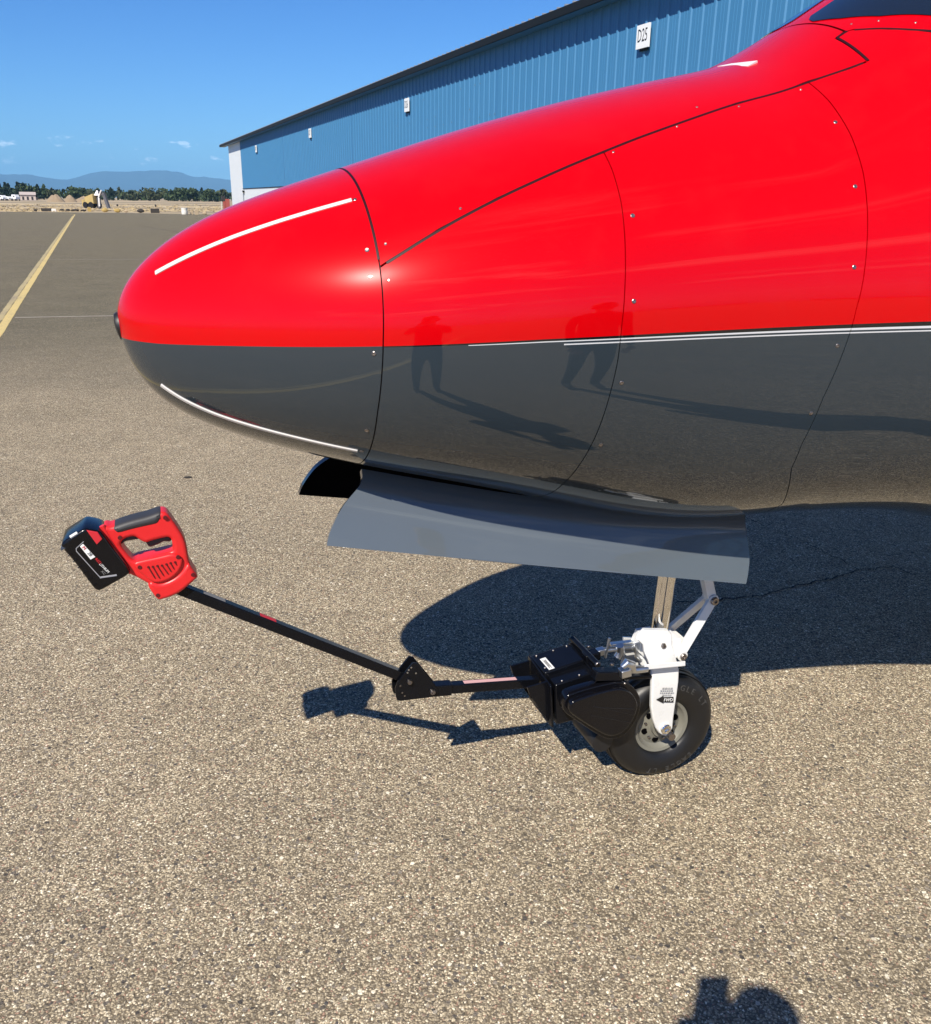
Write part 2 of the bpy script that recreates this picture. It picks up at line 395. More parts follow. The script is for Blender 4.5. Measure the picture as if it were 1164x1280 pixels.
# painted taxi line (with the older ghost line beside it), pale joint lines, cracks
def paintline_mat(name, col, wear, under=(.2, .17, .13)):
    m = mat(name, col, .8); k = NT(m); b = m.node_tree.nodes['Principled BSDF']; t = k.n('ShaderNodeTexCoord')
    n = k.noise(t.outputs['Object'], 28, 6, .75); n2 = k.noise(t.outputs['Object'], 1.3, 3)
    f = k.rng(k.math('ADD', n, k.math('MULTIPLY', n2, .35)), wear-.05, wear+.05)
    k.l(k.mixc(f, col, under), b.inputs['Base Color']); return m
def line_strip(name, p0, p1, w, z, m, wob=0, n=60, taper=None):
    t = (p1-p0).normalized(); sd = Vector((t.y, -t.x, 0)); P = []
    for i in range(n+1):
        p = p0.lerp(p1, i/n); a = random.uniform(-wob, wob); b = random.uniform(-wob, wob)
        ww = w*(taper(i/n) if taper else 1)
        P.append([p-sd*(ww/2+a)+Vector((0, 0, z)), p+sd*(ww/2+b)+Vector((0, 0, z))])
    mb = MB(); mb.grid(P)
    o = mb.build(name, m, smooth=False); props(o, kind='structure'); return o
YEL = paintline_mat('yellow_line_paint', (.56, .43, .17), .78); YEL2 = paintline_mat('old_yellow_line_paint', (.42, .34, .17), .74)
lp = Vector((-6.60, 12.43, 0)); lt = (Vector((-40.2, 92.5, 0))-lp).normalized(); ln = Vector((lt.y, -lt.x, 0))
line_strip('taxi_line', lp-lt*30, lp+lt*86, .115, .004, YEL, .006, 1400)
line_strip('old_taxi_line', lp-ln*.108-lt*30, lp-ln*.108+lt*80, .085, .004, YEL2, .01, 700)
q0 = lp+lt*86
hook = MB(); hp = [q0+Vector((-lt.x*0, 0, 0))+(lt*(3.2*math.sin(a))-ln*(3.2*(1-math.cos(a)))) for a in [i*math.pi/2/10 for i in range(11)]]+[q0+lt*3.2-ln*(3.2+i) for i in range(1, 4)]
for i in range(len(hp)-1): hook.bar(hp[i]+Vector((0, 0, .004)), hp[i+1]+Vector((0, 0, .004)), .18, .002)
props(hook.build('taxi_line_turn', YEL, smooth=False), kind='structure')
PALE = paintline_mat('pale_joint_filler', (.58, .52, .43), .84)
PALE2 = paintline_mat('faint_joint_filler', (.34, .30, .25), .72)
j0 = Vector((-6.72, 12.95, 0)); jd = Vector((1.42, .40, 0)).normalized()
line_strip('joint_line', j0, j0+jd*19, .030, .005, PALE, .004, 260)
j1 = Vector((-12.0, 25.5, 0)); line_strip('far_joint_line', j1, j1+jd*26, .05, .005, PALE2, .008, 200)
CRACK = mat('crack_dirt', (.022, .018, .015), .95)
def crack(name, pts, w):
    P = []; pts = [Vector(p) for p in pts]; fine = []
    for i in range(len(pts)-1):
        n = max(3, int((pts[i+1]-pts[i]).length/.025))
        for j in range(n):
            t = j/n; p = pts[i].lerp(pts[i+1], t); fine.append(p+Vector((random.uniform(-.012, .012), random.uniform(-.012, .012), 0)))
    fine.append(pts[-1])
    for i, p in enumerate(fine):
        t = (fine[min(i+1, len(fine)-1)]-fine[max(i-1, 0)]).normalized(); sd = Vector((t.y, -t.x, 0)); ww = w*random.uniform(.25, 1.)
        P.append([p-sd*ww/2+Vector((0, 0, .0045)), p+sd*ww/2+Vector((0, 0, .0045))])
    mb = MB(); mb.grid(P); props(mb.build(name, CRACK, smooth=False), kind='structure')
cr1 = [(1.40, 5.1, 0), (1.636, 4.687, 0), (1.702, 4.533, 0), (1.817, 4.355, 0), (1.903, 4.133, 0), (1.971, 3.95, 0), (2.147, 3.986, 0), (2.21, 3.909, 0), (2.30, 3.74, 0), (2.9, 3.3, 0), (3.6, 3.1, 0)]
crack('pavement_crack', cr1, .008)
crack('pavement_crack', [(1.971, 3.95, 0), (1.763, 3.827, 0), (1.579, 3.746, 0), (1.369, 3.625, 0), (1.172, 3.584, 0), (.85, 3.52, 0)], .012)
for a in [((-22, 60), (-8, 34), (-3.5, 24)), ((-16, 70), (-14, 55), (-9, 44), (-10, 30))]:
    crack('pavement_crack', [(x, y, 0) for x, y in a], .09)
# small dark tar spot on the open pavement
tp = ground_at(235, 597); mb = MB(); mb.lathe([(.028, 0), (.022, .004), (.004, .006)], 14, Matrix.Translation((tp.x, tp.y, .001)) @ Matrix.Diagonal((1, .7, 1, 1)))
props(mb.build('tar_spot', CRACK), 'small dark tar spot on the open pavement left of the nose', 'tar spot')
# loose pebbles proud of the surface near the viewer
random.seed(11)
def pebble_mesh(r):
    bm = bmesh.new(); bmesh.ops.create_icosphere(bm, subdivisions=1, radius=r)
    for v in bm.verts: v.co = Vector((v.co.x*random.uniform(.75, 1.25), v.co.y*random.uniform(.7, 1.2), v.co.z*random.uniform(.35, .6)))
    return bm
PEB = [mat('pebble_dark', (.075, .07, .066), .8), mat('pebble_tan', (.30, .25, .19), .8), mat('pebble_pale', (.58, .54, .46), .8), mat('pebble_brown', (.21, .15, .11), .8)]
mb = MB()
for i in range(5200):
    y = .55+random.random()**1.7*5.2; x = random.uniform(-.75, .75)*(y*1.15+.5); r = random.choice((.0025, .003, .0035, .004, .005))*(1.25 if random.random() < .1 else 1)
    mb.m = random.choice((0, 0, 1, 1, 1, 1, 2, 3)); a = random.random()*6.3
    n = 5; b0 = [Vector((x+math.cos(a+k*6.283/n)*r*random.uniform(.8, 1.3), y+math.sin(a+k*6.283/n)*r*random.uniform(.7, 1.1), -.0005)) for k in range(n)]
    t0 = [Vector((x+(v.x-x)*.6, y+(v.y-y)*.6, r*random.uniform(.3, .6))) for v in b0]
    mb.add(b0+t0, [(k, (k+1) % n, n+(k+1) % n, n+k) for k in range(n)]+[tuple(range(n, 2*n))])
props(mb.build('loose_chippings', PEB, fix=False, smooth=False), 'loose stone chippings scattered over the foreground pavement', 'gravel', kind='stuff')

# mountains far away
MOUNT = mat('forested_ridge', (.035, .05, .05), .95, vary=(.0012, .35))
prof = [(-60, .75), (-50, .9), (-40, .8), (-33, 1.0), (-29, 1.1), (-27.03, 1.16), (-25.59, 1.13), (-24.6, 1.0), (-23.82, .90), (-23.2, 1.02), (-22.51, 1.25), (-21.55, 1.45), (-20.9, 1.41), (-20.12, 1.46), (-19.3, 1.48), (-18.3, 1.57),
        (-17.68, 1.48), (-16.97, 1.30), (-16.4, 1.20), (-16.07, 1.22), (-14.69, 1.10), (-12, 1.2), (-8, .9), (0, 1.0), (10, .8), (25, 1.1), (40, .7), (60, .9), (90, .6)]
mb = MB(); RM = 15500; rows = []
az = np.linspace(-60, 90, 500)
el = np.interp(az, [p[0] for p in prof], [p[1] for p in prof])
for i, a in enumerate(az):
    h = RM*math.tan(math.radians(el[i]))+18*mnoise.noise((a*1.7, 3, 0))+10*mnoise.noise((a*6, 1, 0))
    r = math.radians(a); col = []
    for j in range(9):
        f = j/8; rad = RM-2600*(1-f)+260*mnoise.noise((a*.8, f*4, 7)); zz = h*(f**1.25)
        col.append(Vector((math.sin(r)*rad, math.cos(r)*rad, -10 if j == 0 else zz+(20*mnoise.noise((a*2.2, f*6, 2)) if j < 8 else 0))))
    col.append(Vector((math.sin(r)*(RM+2500), math.cos(r)*(RM+2500), -10)))
    rows.append(col)
mb.grid(rows); props(mb.build('mountains', MOUNT, sharp=80), kind='structure')

# ------------------------------------------------------------------ trees
def leafmat(name, c):
    m = mat(name, c, .75, spec=.3); k = NT(m); b = m.node_tree.nodes['Principled BSDF']; g_ = k.n('ShaderNodeNewGeometry')
    o = k.n('ShaderNodeTexCoord'); n = k.noise(o.outputs['Object'], .35, 3)
    k.l(k.mixc(1., c, k.mixc(k.rng(n, .3, .7), (.6, .65, .6), (1.35, 1.3, 1.15)), 'MULTIPLY'), b.inputs['Base Color']); return m
LEAF = [leafmat('conifer_green', (.022, .040, .024)), leafmat('broadleaf_green', (.042, .066, .026)), leafmat('olive_green', (.062, .074, .034))]
BARK = mat('bark', (.09, .07, .05), .9)
def leaves(mb, fn, n, size):
    for _ in range(n):
        p = fn(); s = size*random.uniform(.6, 1.4)
        a = Vector((random.gauss(0, 1), random.gauss(0, 1), random.gauss(0, .7))).normalized(); b = a.orthogonal().normalized()
        b.rotate(Matrix.Rotation(random.random()*6.3, 3, a)); c = a.cross(b)
        mb.add([p-b*s-c*s*.7, p+b*s*.9-c*s*.5, p+b*s*.3+c*s, p-b*s*.8+c*s*.5], [(0, 1, 2, 3)])
def conifer_pt(h, w):
    def f():
        t = random.random()**.75; z = h*(.06+.94*t); r = w*(1-t)**.85*(.75+.25*math.sin(t*38))*math.sqrt(random.uniform(.25, 1)); a = random.random()*6.283
        return Vector((r*math.cos(a), r*math.sin(a), z))
    return f
def broad_pt(h, w):
    lob = [(Vector((random.uniform(-.5, .5)*w, random.uniform(-.5, .5)*w, h*random.uniform(.4, .8))), w*random.uniform(.4, .65)) for _ in range(8)]
    def f():
        c, r = random.choice(lob); d = Vector((random.gauss(0, 1), random.gauss(0, 1), random.gauss(0, .8))).normalized()
        p = c+d*r*random.uniform(.6, 1); p.z = min(max(p.z, h*.12), h); return p
    return f
def tree(kind, loc, h, w, label, group='trees standing out along the far treeline'):
    nm = 'conifer_tree' if kind == 0 else 'broadleaf_tree'
    e = empty(nm, loc, 0, label, 'tree', group)
    mb = MB(); leaves(mb, conifer_pt(h, w) if kind == 0 else broad_pt(h, w), 420, .09*h if kind else .07*h)
    mb.build('crown', LEAF[kind], e, fix=False, smooth=False)
    t = MB(); t.tube([(0, 0, -.2), (0, 0, h*.4), (0, 0, h*.8)], [.03*h, .02*h, .006*h], 8)
    if kind:
        for i in range(4):
            a = i*1.7; t.tube([(0, 0, h*.3), (math.cos(a)*w*.5, math.sin(a)*w*.5, h*.6)], [.014*h, .005*h], 6)
    t.build('trunk', BARK, e)
random.seed(21)
TD = 560
SPEC = [(2, 229.5, 0, 4.5, 'dark conifer at the very left edge of the far treeline'), (9, 228.5, 0, 4.5, 'slim pointed conifer, second from the left edge of the treeline'),
        (13, 230, 0, 5, 'dark conifer just left of the gap beside the broad round tree'), (24.5, 228.2, 0, 5, 'pointed dark conifer rising above the pale farm building'),
        (32, 229.8, 1, 9, 'large round dark tree behind the pale farm building'), (43, 232.5, 1, 6, 'round tree at the right end of the pale farm building'),
        (49, 231, 0, 6, 'wide conifer between the farm building and the dirt mound'), (56, 234.5, 1, 6, 'low round tree left of the dirt mound'),
        (64, 236, 2, 6, 'olive tree directly behind the dirt mound'), (97, 234.5, 1, 9, 'broad dark tree behind the left end of the yellow machine'),
        (140, 234.6, 0, 4, 'small pointed conifer right of the yellow machine'), (188, 235.6, 2, 9, 'broad olive tree in the middle of the treeline above the dark block'),
        (228, 235.3, 1, 8, 'round tree above the white barrel'), (239, 235.5, 1, 6, 'green tree just right of the white barrel'), (261, 236.3, 1, 6, 'tall round tree near the hangar end'),
        (280, 233.8, 2, 2.6, 'small lollipop shaped tree beside the white hangar corner')]
for x, y, kd, w, lab in SPEC:
    base = at_dist(x, 250, TD); top = at_dist(x, y, TD)
    tree(kd, Vector((base.x, base.y, 0)), top.z, w*.62, lab)
random.seed(5)
mb = MB()
for i in range(1000):
    a = math.radians(random.uniform(-34, 14)) if i < 480 else math.radians(random.uniform(-62, 62)) if i < 640 else math.radians(random.uniform(62, 298))
    d = random.uniform(575, 720); h = random.uniform(3.8, 6.4)*(1.0 if d < 640 else 1.15); w = random.uniform(3, 5.5)
    mb.m = random.choice((0, 1, 1, 2)); f = broad_pt(h, w) if random.random() < .8 else conifer_pt(h*1.15, w*.6)
    o = Vector((math.sin(a)*d, math.cos(a)*d, 0))
    leaves(mb, lambda: f()+o, 80 if i < 640 else 36, .85 if i < 640 else 1.3)
props(mb.build('woodland', LEAF, fix=False, smooth=False), 'dense dark green woodland along the far side of the airfield', 'woodland', kind='stuff')
# dry grass tufts in the field beyond the apron
random.seed(8); DRY = [mat('dry_grass', (.44, .35, .20), .9), mat('brown_weeds', (.26, .20, .12), .9)]
mb = MB()
for i in range(1100):
    x = random.uniform(-40, 330); yy = random.uniform(255.5, 264.5); p = ground_at(x, yy)
    mb.m = 0 if random.random() < .8 else 1
    for k in range(3):
        a = random.random()*3.14; w_ = random.uniform(.1, .3); h = random.uniform(.05, .16); q = p+Vector((random.uniform(-.4, .4), random.uniform(-.4, .4), -.02))
        mb.add([q-Vector((math.cos(a), math.sin(a), 0))*w_, q+Vector((math.cos(a), math.sin(a), 0))*w_, q+Vector((math.cos(a)*w_*.4, math.sin(a)*w_*.4, h))], [(0, 1, 2)])
props(mb.build('field_grass', DRY, fix=False, smooth=False), 'pale dry grass in the field beyond the apron', 'grass', kind='stuff')

# ------------------------------------------------------------------ hangar row
HD = 14.0
HG = empty('hangar_row', along(50, HD), math.atan2(APRON_T.y, APRON_T.x), 'long blue corrugated metal hangar row with white end bay behind the red nose', 'hangar')
# hangar frame: X along the row (away), Y = left of that (towards the apron), Z up; apron side faces +Y
H0 = 50.0
BLUE = mat('blue_sheet_steel', (.050, .190, .365), .42, spec=.5, vary=(.8, .06)); BLUE2 = mat('blue_trim', (.045, .18, .36), .45)
WHSHEET = mat('white_sheet_steel', (.72, .75, .76), .5, vary=(1.2, .04)); ROOFM = mat('galvanised_roof', (.45, .46, .46), .45, .6, vary=(2, .1))
FASC = mat('dark_eave_trim', (.006, .0075, .007), .6, spec=.3); SIGNW = mat('sign_white', (.78, .80, .80), .5)
def corrug(x0, x1, z0, z1, pitch=.481, depth=.035):
    """trapezoidal ribs, with two minor swages in each pan"""
    mb = MB(); pts = []
    n = max(1, round((x1-x0)/pitch)); pt = (x1-x0)/n
    for i in range(n):
        b = x0+i*pt
        for fx, d in ((0, 0), (.10, 0), (.16, depth), (.30, depth), (.36, 0), (.52, 0), (.545, .006), (.575, .006), (.60, 0), (.76, 0), (.785, .006), (.815, .006), (.84, 0)):
            pts.append((b+fx*pt, d))
    pts.append((x1, 0))
    P = [[Vector((x, d, z0)), Vector((x, d, z1))] for x, d in pts]
    mb.grid(P)
    # back and edges, so that every sheet has thickness
    mb.add([(x0, -.03, z0), (x1, -.03, z0), (x1, -.03, z1), (x0, -.03, z1), (x0, 0, z0), (x1, 0, z0), (x1, 0, z1), (x0, 0, z1)], [(0, 1, 2, 3), (0, 4, 5, 1), (3, 2, 6, 7), (0, 3, 7, 4), (1, 5, 6, 2)])
    return mb
wall_top = 6.93; BZ = 2.70
edges = [-27.9, -8.05, 11.6, 31.35, 51.2, 71.0, 92.1]
for i in range(len(edges)-1):
    a, b = edges[i]+.09, edges[i+1]-.09
    corrug(a-H0, b-H0, BZ, wall_top).build('door_panel', BLUE, HG, fix=True, smooth=False)
for i, e in enumerate(edges[1:-1]):
    t = MB(); t.box((e-H0, -.012, (BZ+wall_top)/2), (.18, .03, wall_top-BZ)); t.build('panel_joint', BLUE2, HG, smooth=False)
w = MB(); w.box(((92.1+100)/2-H0, -.04, wall_top/2), (7.9, .10, wall_top)); w.build('end_wall', WHSHEET, HG, smooth=False)
w = MB(); w.box(((92.05-27.9)/2-H0, -.045, BZ/2-.02), (92.05+27.9-.01, .08, BZ-.06)); w.build('lower_wall', WHSHEET, HG, smooth=False)
w = MB(); w.box(((92.05-27.9)/2-H0, .01, BZ-.03), (92.05+27.9-.01, .06, .05)); w.build('wall_flashing', FASC, HG, smooth=False)
w = MB(); w.box((36.05-H0, -8.1, wall_top/2-.05), (127.8, 15.9, wall_top-.1)); w.build('hangar_body', WHSHEET, HG, smooth=False)
ov = .45
w = MB(); w.hexa([(-28.6-H0, ov, 7.03), (103.0-H0, ov, 7.03), (103.0-H0, -16.6, 8.6), (-28.6-H0, -16.6, 8.6), (-28.6-H0, ov, 7.13), (103.0-H0, ov, 7.13), (103.0-H0, -16.6, 8.7), (-28.6-H0, -16.6, 8.7)])
x = -28.4
roof = w.build('roof', ROOFM, HG, smooth=False)
rb = MB(); x = -28.4
while x < 103:
    rb.bar((x-H0, ov+.06, 7.165), (x-H0, -16.5, 8.725), .07, .055); x += .481
o = rb.build('roof_ribs', ROOFM, HG, smooth=False); o['kind'] = 'stuff'
w = MB(); w.box((37.2-H0, ov+.035, 7.035), (131.7, .06, .22)); w.build('fascia', FASC, HG, smooth=False)
w = MB(); w.box((37.2-H0, ov/2-.02, 6.945), (131.5, ov-.03, .025)); w.build('soffit', BLUE2, HG, smooth=False)
# sparse screw heads catching the light
for sgn_i, (sx, code) in enumerate(((2.0, 'D24'), (21.8, 'D25'), (41.2, 'D26'), (61.2, 'D27'), (82.5, 'D28'))):
    s_ = MB(); s_.box((sx-H0, .10, 5.86), (.58, .05, .56)); sg_ = s_.build('unit_sign', SIGNW, HG, smooth=False)
    sb = MB(); sb.box((sx-H0, .055, 5.555), (.36, .04, .06)); sb.build('sign_bracket', FASC, sg_, smooth=False)
    mt = Matrix.Translation((sx-H0, .1275, 5.87)) @ Matrix.Rotation(math.pi, 4, 'Z') @ Matrix.Rotation(math.pi/2, 4, 'X')
    text_mesh('sign_lettering', code, .44, mt, PRINTK, sg_, sx=.62)
dp = MB(); dp.tube([(91.6-H0, .06, 0), (91.6-H0, .06, 2.2), (91.2-H0, .06, 2.45)], .05, 8); dp.build('downspout', ALU, HG)
lm = MB(); lm.box((91.3-H0, .09, 2.42), (.35, .16, .18)); lm.build('wall_lamp', FASC, HG, smooth=False)
random.seed(3); sc_mesh = MB(); sc_mesh.lathe([(.018, 0), (.018, .008), (.006, .012)], 8); scm = sc_mesh.mesh('panel_screw'); scm.materials.append(STEEL)
k_ = 0
for i in range(90):
    px = 12+i*.35+random.uniform(-.1, .1); o = bpy.data.objects.new('panel_screw', scm); C.objects.link(o); o.parent = HG
    px = 11.6+.09+.481*round((px-11.69)/.481)+.06
    o.location = (px-H0, .004, random.choice((3.6, 4.75, 5.9, 5.1))+random.uniform(-.02, .02)); o.rotation_euler = (-math.pi/2, 0, 0)

# ------------------------------------------------------------------ far things in the field
def wb(px, py): g_ = ground_at(px, py); return Vector((g_.x, g_.y, 0))
CREAM = mat('cream_siding', (.55, .46, .40), .8, vary=(1, .08)); ROOFR = mat('brown_roof', (.42, .36, .33), .8); DARKW = mat('dark_opening', (.03, .025, .025), .5)
b0 = at_dist(25.5, 248.5, 430); b1 = at_dist(45, 248.7, 430); mid = (b0+b1)/2; wdt = (b1-b0).length
fb = empty('farm_building', Vector((mid.x, mid.y, 0)), math.atan2((b1-b0).y, (b1-b0).x), 'long pale farm building with brown roof far off in front of the trees', 'building')
m_ = MB(); m_.box((0, 3, 1.1), (wdt, 6, 2.2)); m_.build('wall', CREAM, fb, smooth=False)
m_ = MB(); hw = wdt/2+.2; m_.add([(-hw, -.4, 2.2), (hw, -.4, 2.2), (hw, 6.4, 2.2), (-hw, 6.4, 2.2), (-hw, 3, 3.4), (hw, 3, 3.4)], [(0, 1, 5, 4), (2, 3, 4, 5), (0, 4, 3), (1, 2, 5), (3, 2, 1, 0)]); m_.build('roof', ROOFR, fb, smooth=False)
for i in range(4):
    m_ = MB(); m_.box((-wdt/2+1.1+i*1.75, -.02, .85), (.75, .06, 1.3)); m_.build('door', DARKW, fb, smooth=False)
def simple_truck(px, py, w, h, label, col):
    p = at_dist(px, py, 400); e = empty('parked_van', Vector((p.x, p.y, 0)), -.45, label, 'van')
    mt_ = mat('van_white', col, .35, coat=.5)
    m_ = MB(); m_.add([(-w/2, -1, .45), (w/2, -1, .45), (w/2, 1, .45), (-w/2, 1, .45), (-w/2, -.9, h), (w*.30, -.9, h), (w*.30, .9, h), (-w/2, .9, h), (w*.5, -.95, h*.58), (w*.5, .95, h*.58)],
                     [(3, 2, 1, 0), (4, 5, 6, 7), (0, 1, 8, 5, 4), (3, 7, 6, 9, 2), (0, 4, 7, 3), (1, 2, 9, 8), (8, 9, 6, 5)])
    m_.build('body', mt_, e, bevel=.05, smooth=False)
    for sx in (-.32, .32):
        for sy in (-1, 1):
            q = MB(); q.lathe([(.2, -.1), (.36, -.1), (.36, .1), (.2, .1)], 14, Matrix.Translation((sx*w, sy*.92, .36)) @ Matrix.Rotation(math.pi/2, 4, 'X')); q.build('wheel', TYRE, e)
    q = MB(); q.box((w*.05, -.985, h*.72), (w*.4, .03, h*.2)); q.build('window', GLASS, e, smooth=False)
simple_truck(2.0, 249, 4.2, 1.9, 'white van at the left edge of the picture, below the conifers', (.75, .75, .74))
simple_truck(9.5, 249, 3.8, 1.5, 'low white car-sized van right of the one at the picture edge', (.72, .72, .70))
simple_truck(20, 249, 2.4, 2.2, 'narrow white van parked left of the pale farm building', (.76, .76, .76))
# dirt mound
DIRT = mat('bare_dirt', (.25, .19, .125), .95, vary=(.5, .15))
def mound(name, px0, px1, pyt, dist, label):
    a = at_dist(px0, 248.5, dist); b = at_dist(px1, 248.8, dist); top = at_dist((px0+px1)/2, pyt, dist).z; c0 = (a+b)/2; r = (b-a).length/2
    P = []
    for i in range(15):
        f = i/14; row = []
        for j in range(40):
            an = j/40*6.283; rr = r*f*(1+.12*mnoise.noise((math.cos(an)*2, math.sin(an)*2, px0)))
            zz = top*max(0, (1-f**1.7))*(1+.2*mnoise.noise((math.cos(an)*f*4, math.sin(an)*f*4, px0*1.3)))
            row.append(Vector((c0.x+math.cos(an)*rr, c0.y+math.sin(an)*rr*.6, zz-.05)))
        P.append(row)
    m_ = MB(); m_.grid(P, wrap=True); o = m_.build(name, DIRT); props(o, label, 'dirt mound')
mound('dirt_mound', 56, 82, 242.8, 330, 'large heap of tan dirt between the farm building and the yellow machine')
mound('dirt_mound', 78, 97, 243.8, 335, 'smaller dirt heap directly right of the largest heap')
mound('dirt_mound', 92, 118, 244.9, 340, 'lowest pale heap behind the yellow machine')
# yellow site machine
YM = mat('machine_yellow', (.40, .30, .115), .5, vary=(2, .1)); GM_ = mat('machine_grey', (.10, .10, .11), .5); WT = mat('canopy_white', (.78, .76, .74), .6)
mp_ = at_dist(118, 259, 160); sc1 = 160/1076*1.02
my = empty('site_machine', Vector((mp_.x, mp_.y, 0)), -.37, 'yellow site machine with a white pointed hopper and grey legs in the dry field', 'machine')
def mx(px): return (px-118)*sc1
m_ = MB(); m_.hexa([(mx(110), -.9, .7), (mx(123), -.9, .7), (mx(123), .9, .7), (mx(110), .9, .7), (mx(111), -.8, 1.7), (mx(122), -.8, 2.2), (mx(122), .8, 2.2), (mx(111), .8, 1.7)]); m_.build('body', YM, my, bevel=.08, smooth=False)
m_ = MB(); m_.box((mx(107.5), 0, .75), (.5, 1.4, 1.1)); m_.build('engine_cover', YM, my, bevel=.05, smooth=False)
m_ = MB(); m_.lathe([(.55, 0), (.52, .1), (.10, .75), (.02, .8)], 14, Matrix.Translation((mx(124.5), 0, 1.95))); m_.build('hopper', WT, my)
for sx in (112, 119.5):
    for sy in (-.85, .85):
        q = MB(); q.lathe([(.2, -.15), (.48, -.15), (.48, .15), (.2, .15)], 16, Matrix.Translation((mx(sx), sy, .48)) @ Matrix.Rotation(math.pi/2, 4, 'X')); q.build('wheel', TYRE, my)
for a, b in (((125.5, 2.1), (125, 0)), ((133, 2.2), (137.5, 0)), ((126, 2.4), (134, 2.1))):
    q = MB(); q.bar((mx(a[0]), 0, a[1]), (mx(b[0]), 0, b[1]), .45, .38, (0, 1, 0)); q.build('leg', GM_, my, smooth=False)
q = MB(); q.tube([(mx(127), -.3, 1.6), (mx(132), -.3, 2.75)], .10, 8); q.build('chute', WT, my)
q = MB(); q.tube([(mx(128), -.45, .3), (mx(128.6), -.45, 1.6)], .13, 8); q.build('water_tank', WT, my)
# row of markers, rocks and tyres on the apron edge
ROCKD = mat('dark_block', (.035, .030, .027), .8, vary=(3, .3)); ROCKY = mat('faded_yellow_block', (.40, .28, .09), .8, vary=(3, .3)); ROCKW = mat('white_block', (.70, .68, .64), .8); ROCKT = mat('tan_rock', (.42, .33, .22), .9, vary=(3, .2))
random.seed(17)
def lump(px, py, w, h, m, label, name='edge_rock', square=False):
    p = ground_at(px, py); s = math.hypot(p.x, p.y)/1076*1.02; w *= s; h *= s
    bm = bmesh.new()
    if square: bmesh.ops.create_cube(bm, size=1)
    else: bmesh.ops.create_icosphere(bm, subdivisions=2, radius=.5)
    for v in bm.verts:
        k = 1 if square else 1+.25*mnoise.noise(v.co*3+Vector((px, 0, 0)))
        v.co = Vector((v.co.x*w*k, v.co.y*w*.6*k, (v.co.z*k+.45)*h))
    me = bpy.data.meshes.new(name); bm.to_mesh(me); bm.free()
    o = link(name, me, m, sharp=30, bevel=.03 if square else 0); o.location = (p.x, p.y, 0); o.rotation_euler = (0, 0, .4)
    props(o, label, 'block' if square else 'rock', 'rocks and blocks along the apron edge')
for x, y, w_, h_, m_, lab, sq in [(44.5, 264, 3.5, 2.5, ROCKD, 'small dark rock at the left end of the row on the apron edge', 0), (58.5, 264, 10.5, 3.2, ROCKD, 'long low dark block left of the white block on the apron edge', 1),
        (67.5, 264.3, 4.5, 2.8, ROCKW, 'white block between dark ones on the apron edge', 1), (73, 264, 3.5, 1.8, ROCKT, 'tan rock just right of the white block', 0), (77.5, 264, 5, 2.8, ROCKD, 'dark rock between the white block and the taxi line end', 0),
        (85, 264, 4.5, 2.8, ROCKD, 'dark rock just left of the far end of the taxi line', 0), (94, 264, 8.5, 2.6, ROCKD, 'wide dark rock at the far end of the yellow taxi line', 0), (104.5, 264.3, 6, 2.4, ROCKD, 'dark rock below the rear of the yellow machine', 0),
        (112, 264.2, 3.6, 4.5, ROCKY, 'yellow upright block below the yellow machine', 1), (131.5, 265, 7, 4.4, ROCKY, 'rounded yellow and dark rock right of the yellow machine', 0), (147, 265.3, 7, 4.2, ROCKY, 'orange yellow rock, second right of the machine', 0),
        (158, 265.3, 4.5, 3, ROCKT, 'small tan rock left of the last dark rock', 0), (176, 265.8, 7.5, 4.3, ROCKD, 'dark rock left of the square dark block', 0), (194, 266, 9, 4.6, ROCKD, 'square dark block, rightmost dark one of the row', 1),
        (240, 268, 3, 3.8, ROCKT, 'narrow tan block right of the white barrel', 1), (246, 268.2, 4, 5.5, ROCKT, 'taller tan block, second right of the barrel', 1), (256, 268.6, 5, 4, ROCKT, 'pale tan rock nearest the red nose', 0), (147, 258, 2.2, 2.6, ROCKD, 'small dark stump alone in the field right of the machine', 0),
        (194.6, 258.6, 1.8, 3, ROCKD, 'small dark stump in the field above the square dark block', 0)]:
    lump(x, y, w_, h_, m_, lab, 'edge_block' if sq else 'edge_rock', bool(sq))
p = ground_at(231, 268); s = math.hypot(p.x, p.y)/1076
bb = empty('barrel', Vector((p.x, p.y, 0)), 0, 'white barrel standing on the apron edge', 'barrel')
m_ = MB(); m_.lathe([(.32*1, 0), (.33, .02), (.34, .2), (.32, .22), (.34, .24), (.34, .44), (.32, .46), (.34, .48), (.36, .66), (.34, .67)], 24); m_.build('body', mat('barrel_white', (.74, .72, .66), .5), bb)
m_ = MB(); m_.lathe([(.34, .675), (.36, .68), (.36, .70), (.30, .705)], 24); m_.build('lid', WHITE, bb)
# red cabinet beside the hangar corner
rc0 = Vector((ground_at(283, 262).x, ground_at(283, 262).y, 0)); rc0 = at_dist(283, 255, 96); 
RC = mat('faded_red_paint', (.30, .065, .05), .6, vary=(3, .15))
rc = empty('red_cabinet', Vector((rc0.x, rc0.y, 0)), math.atan2(APRON_T.y, APRON_T.x)+math.pi/2, 'tall faded red cabinet with black box on top beside the white hangar corner', 'cabinet')
m_ = MB(); m_.box((-.10, 0, .85), (.42, .5, 1.7)); m_.build('cabinet_body', RC, rc, bevel=.02, smooth=False)
m_ = MB(); m_.box((.22, 0, .75), (.20, .4, 1.5)); m_.build('side_door', RC, rc, bevel=.02, smooth=False)
m_ = MB(); m_.box((.28, .05, 1.75), (.34, .4, .42)); m_.build('meter_box', DARKW, rc, bevel=.02, smooth=False)
m_ = MB(); m_.tube([(.46, -.2, 0), (.46, -.2, 1.5)], .03, 8); m_.build('white_post', WHITE, rc)

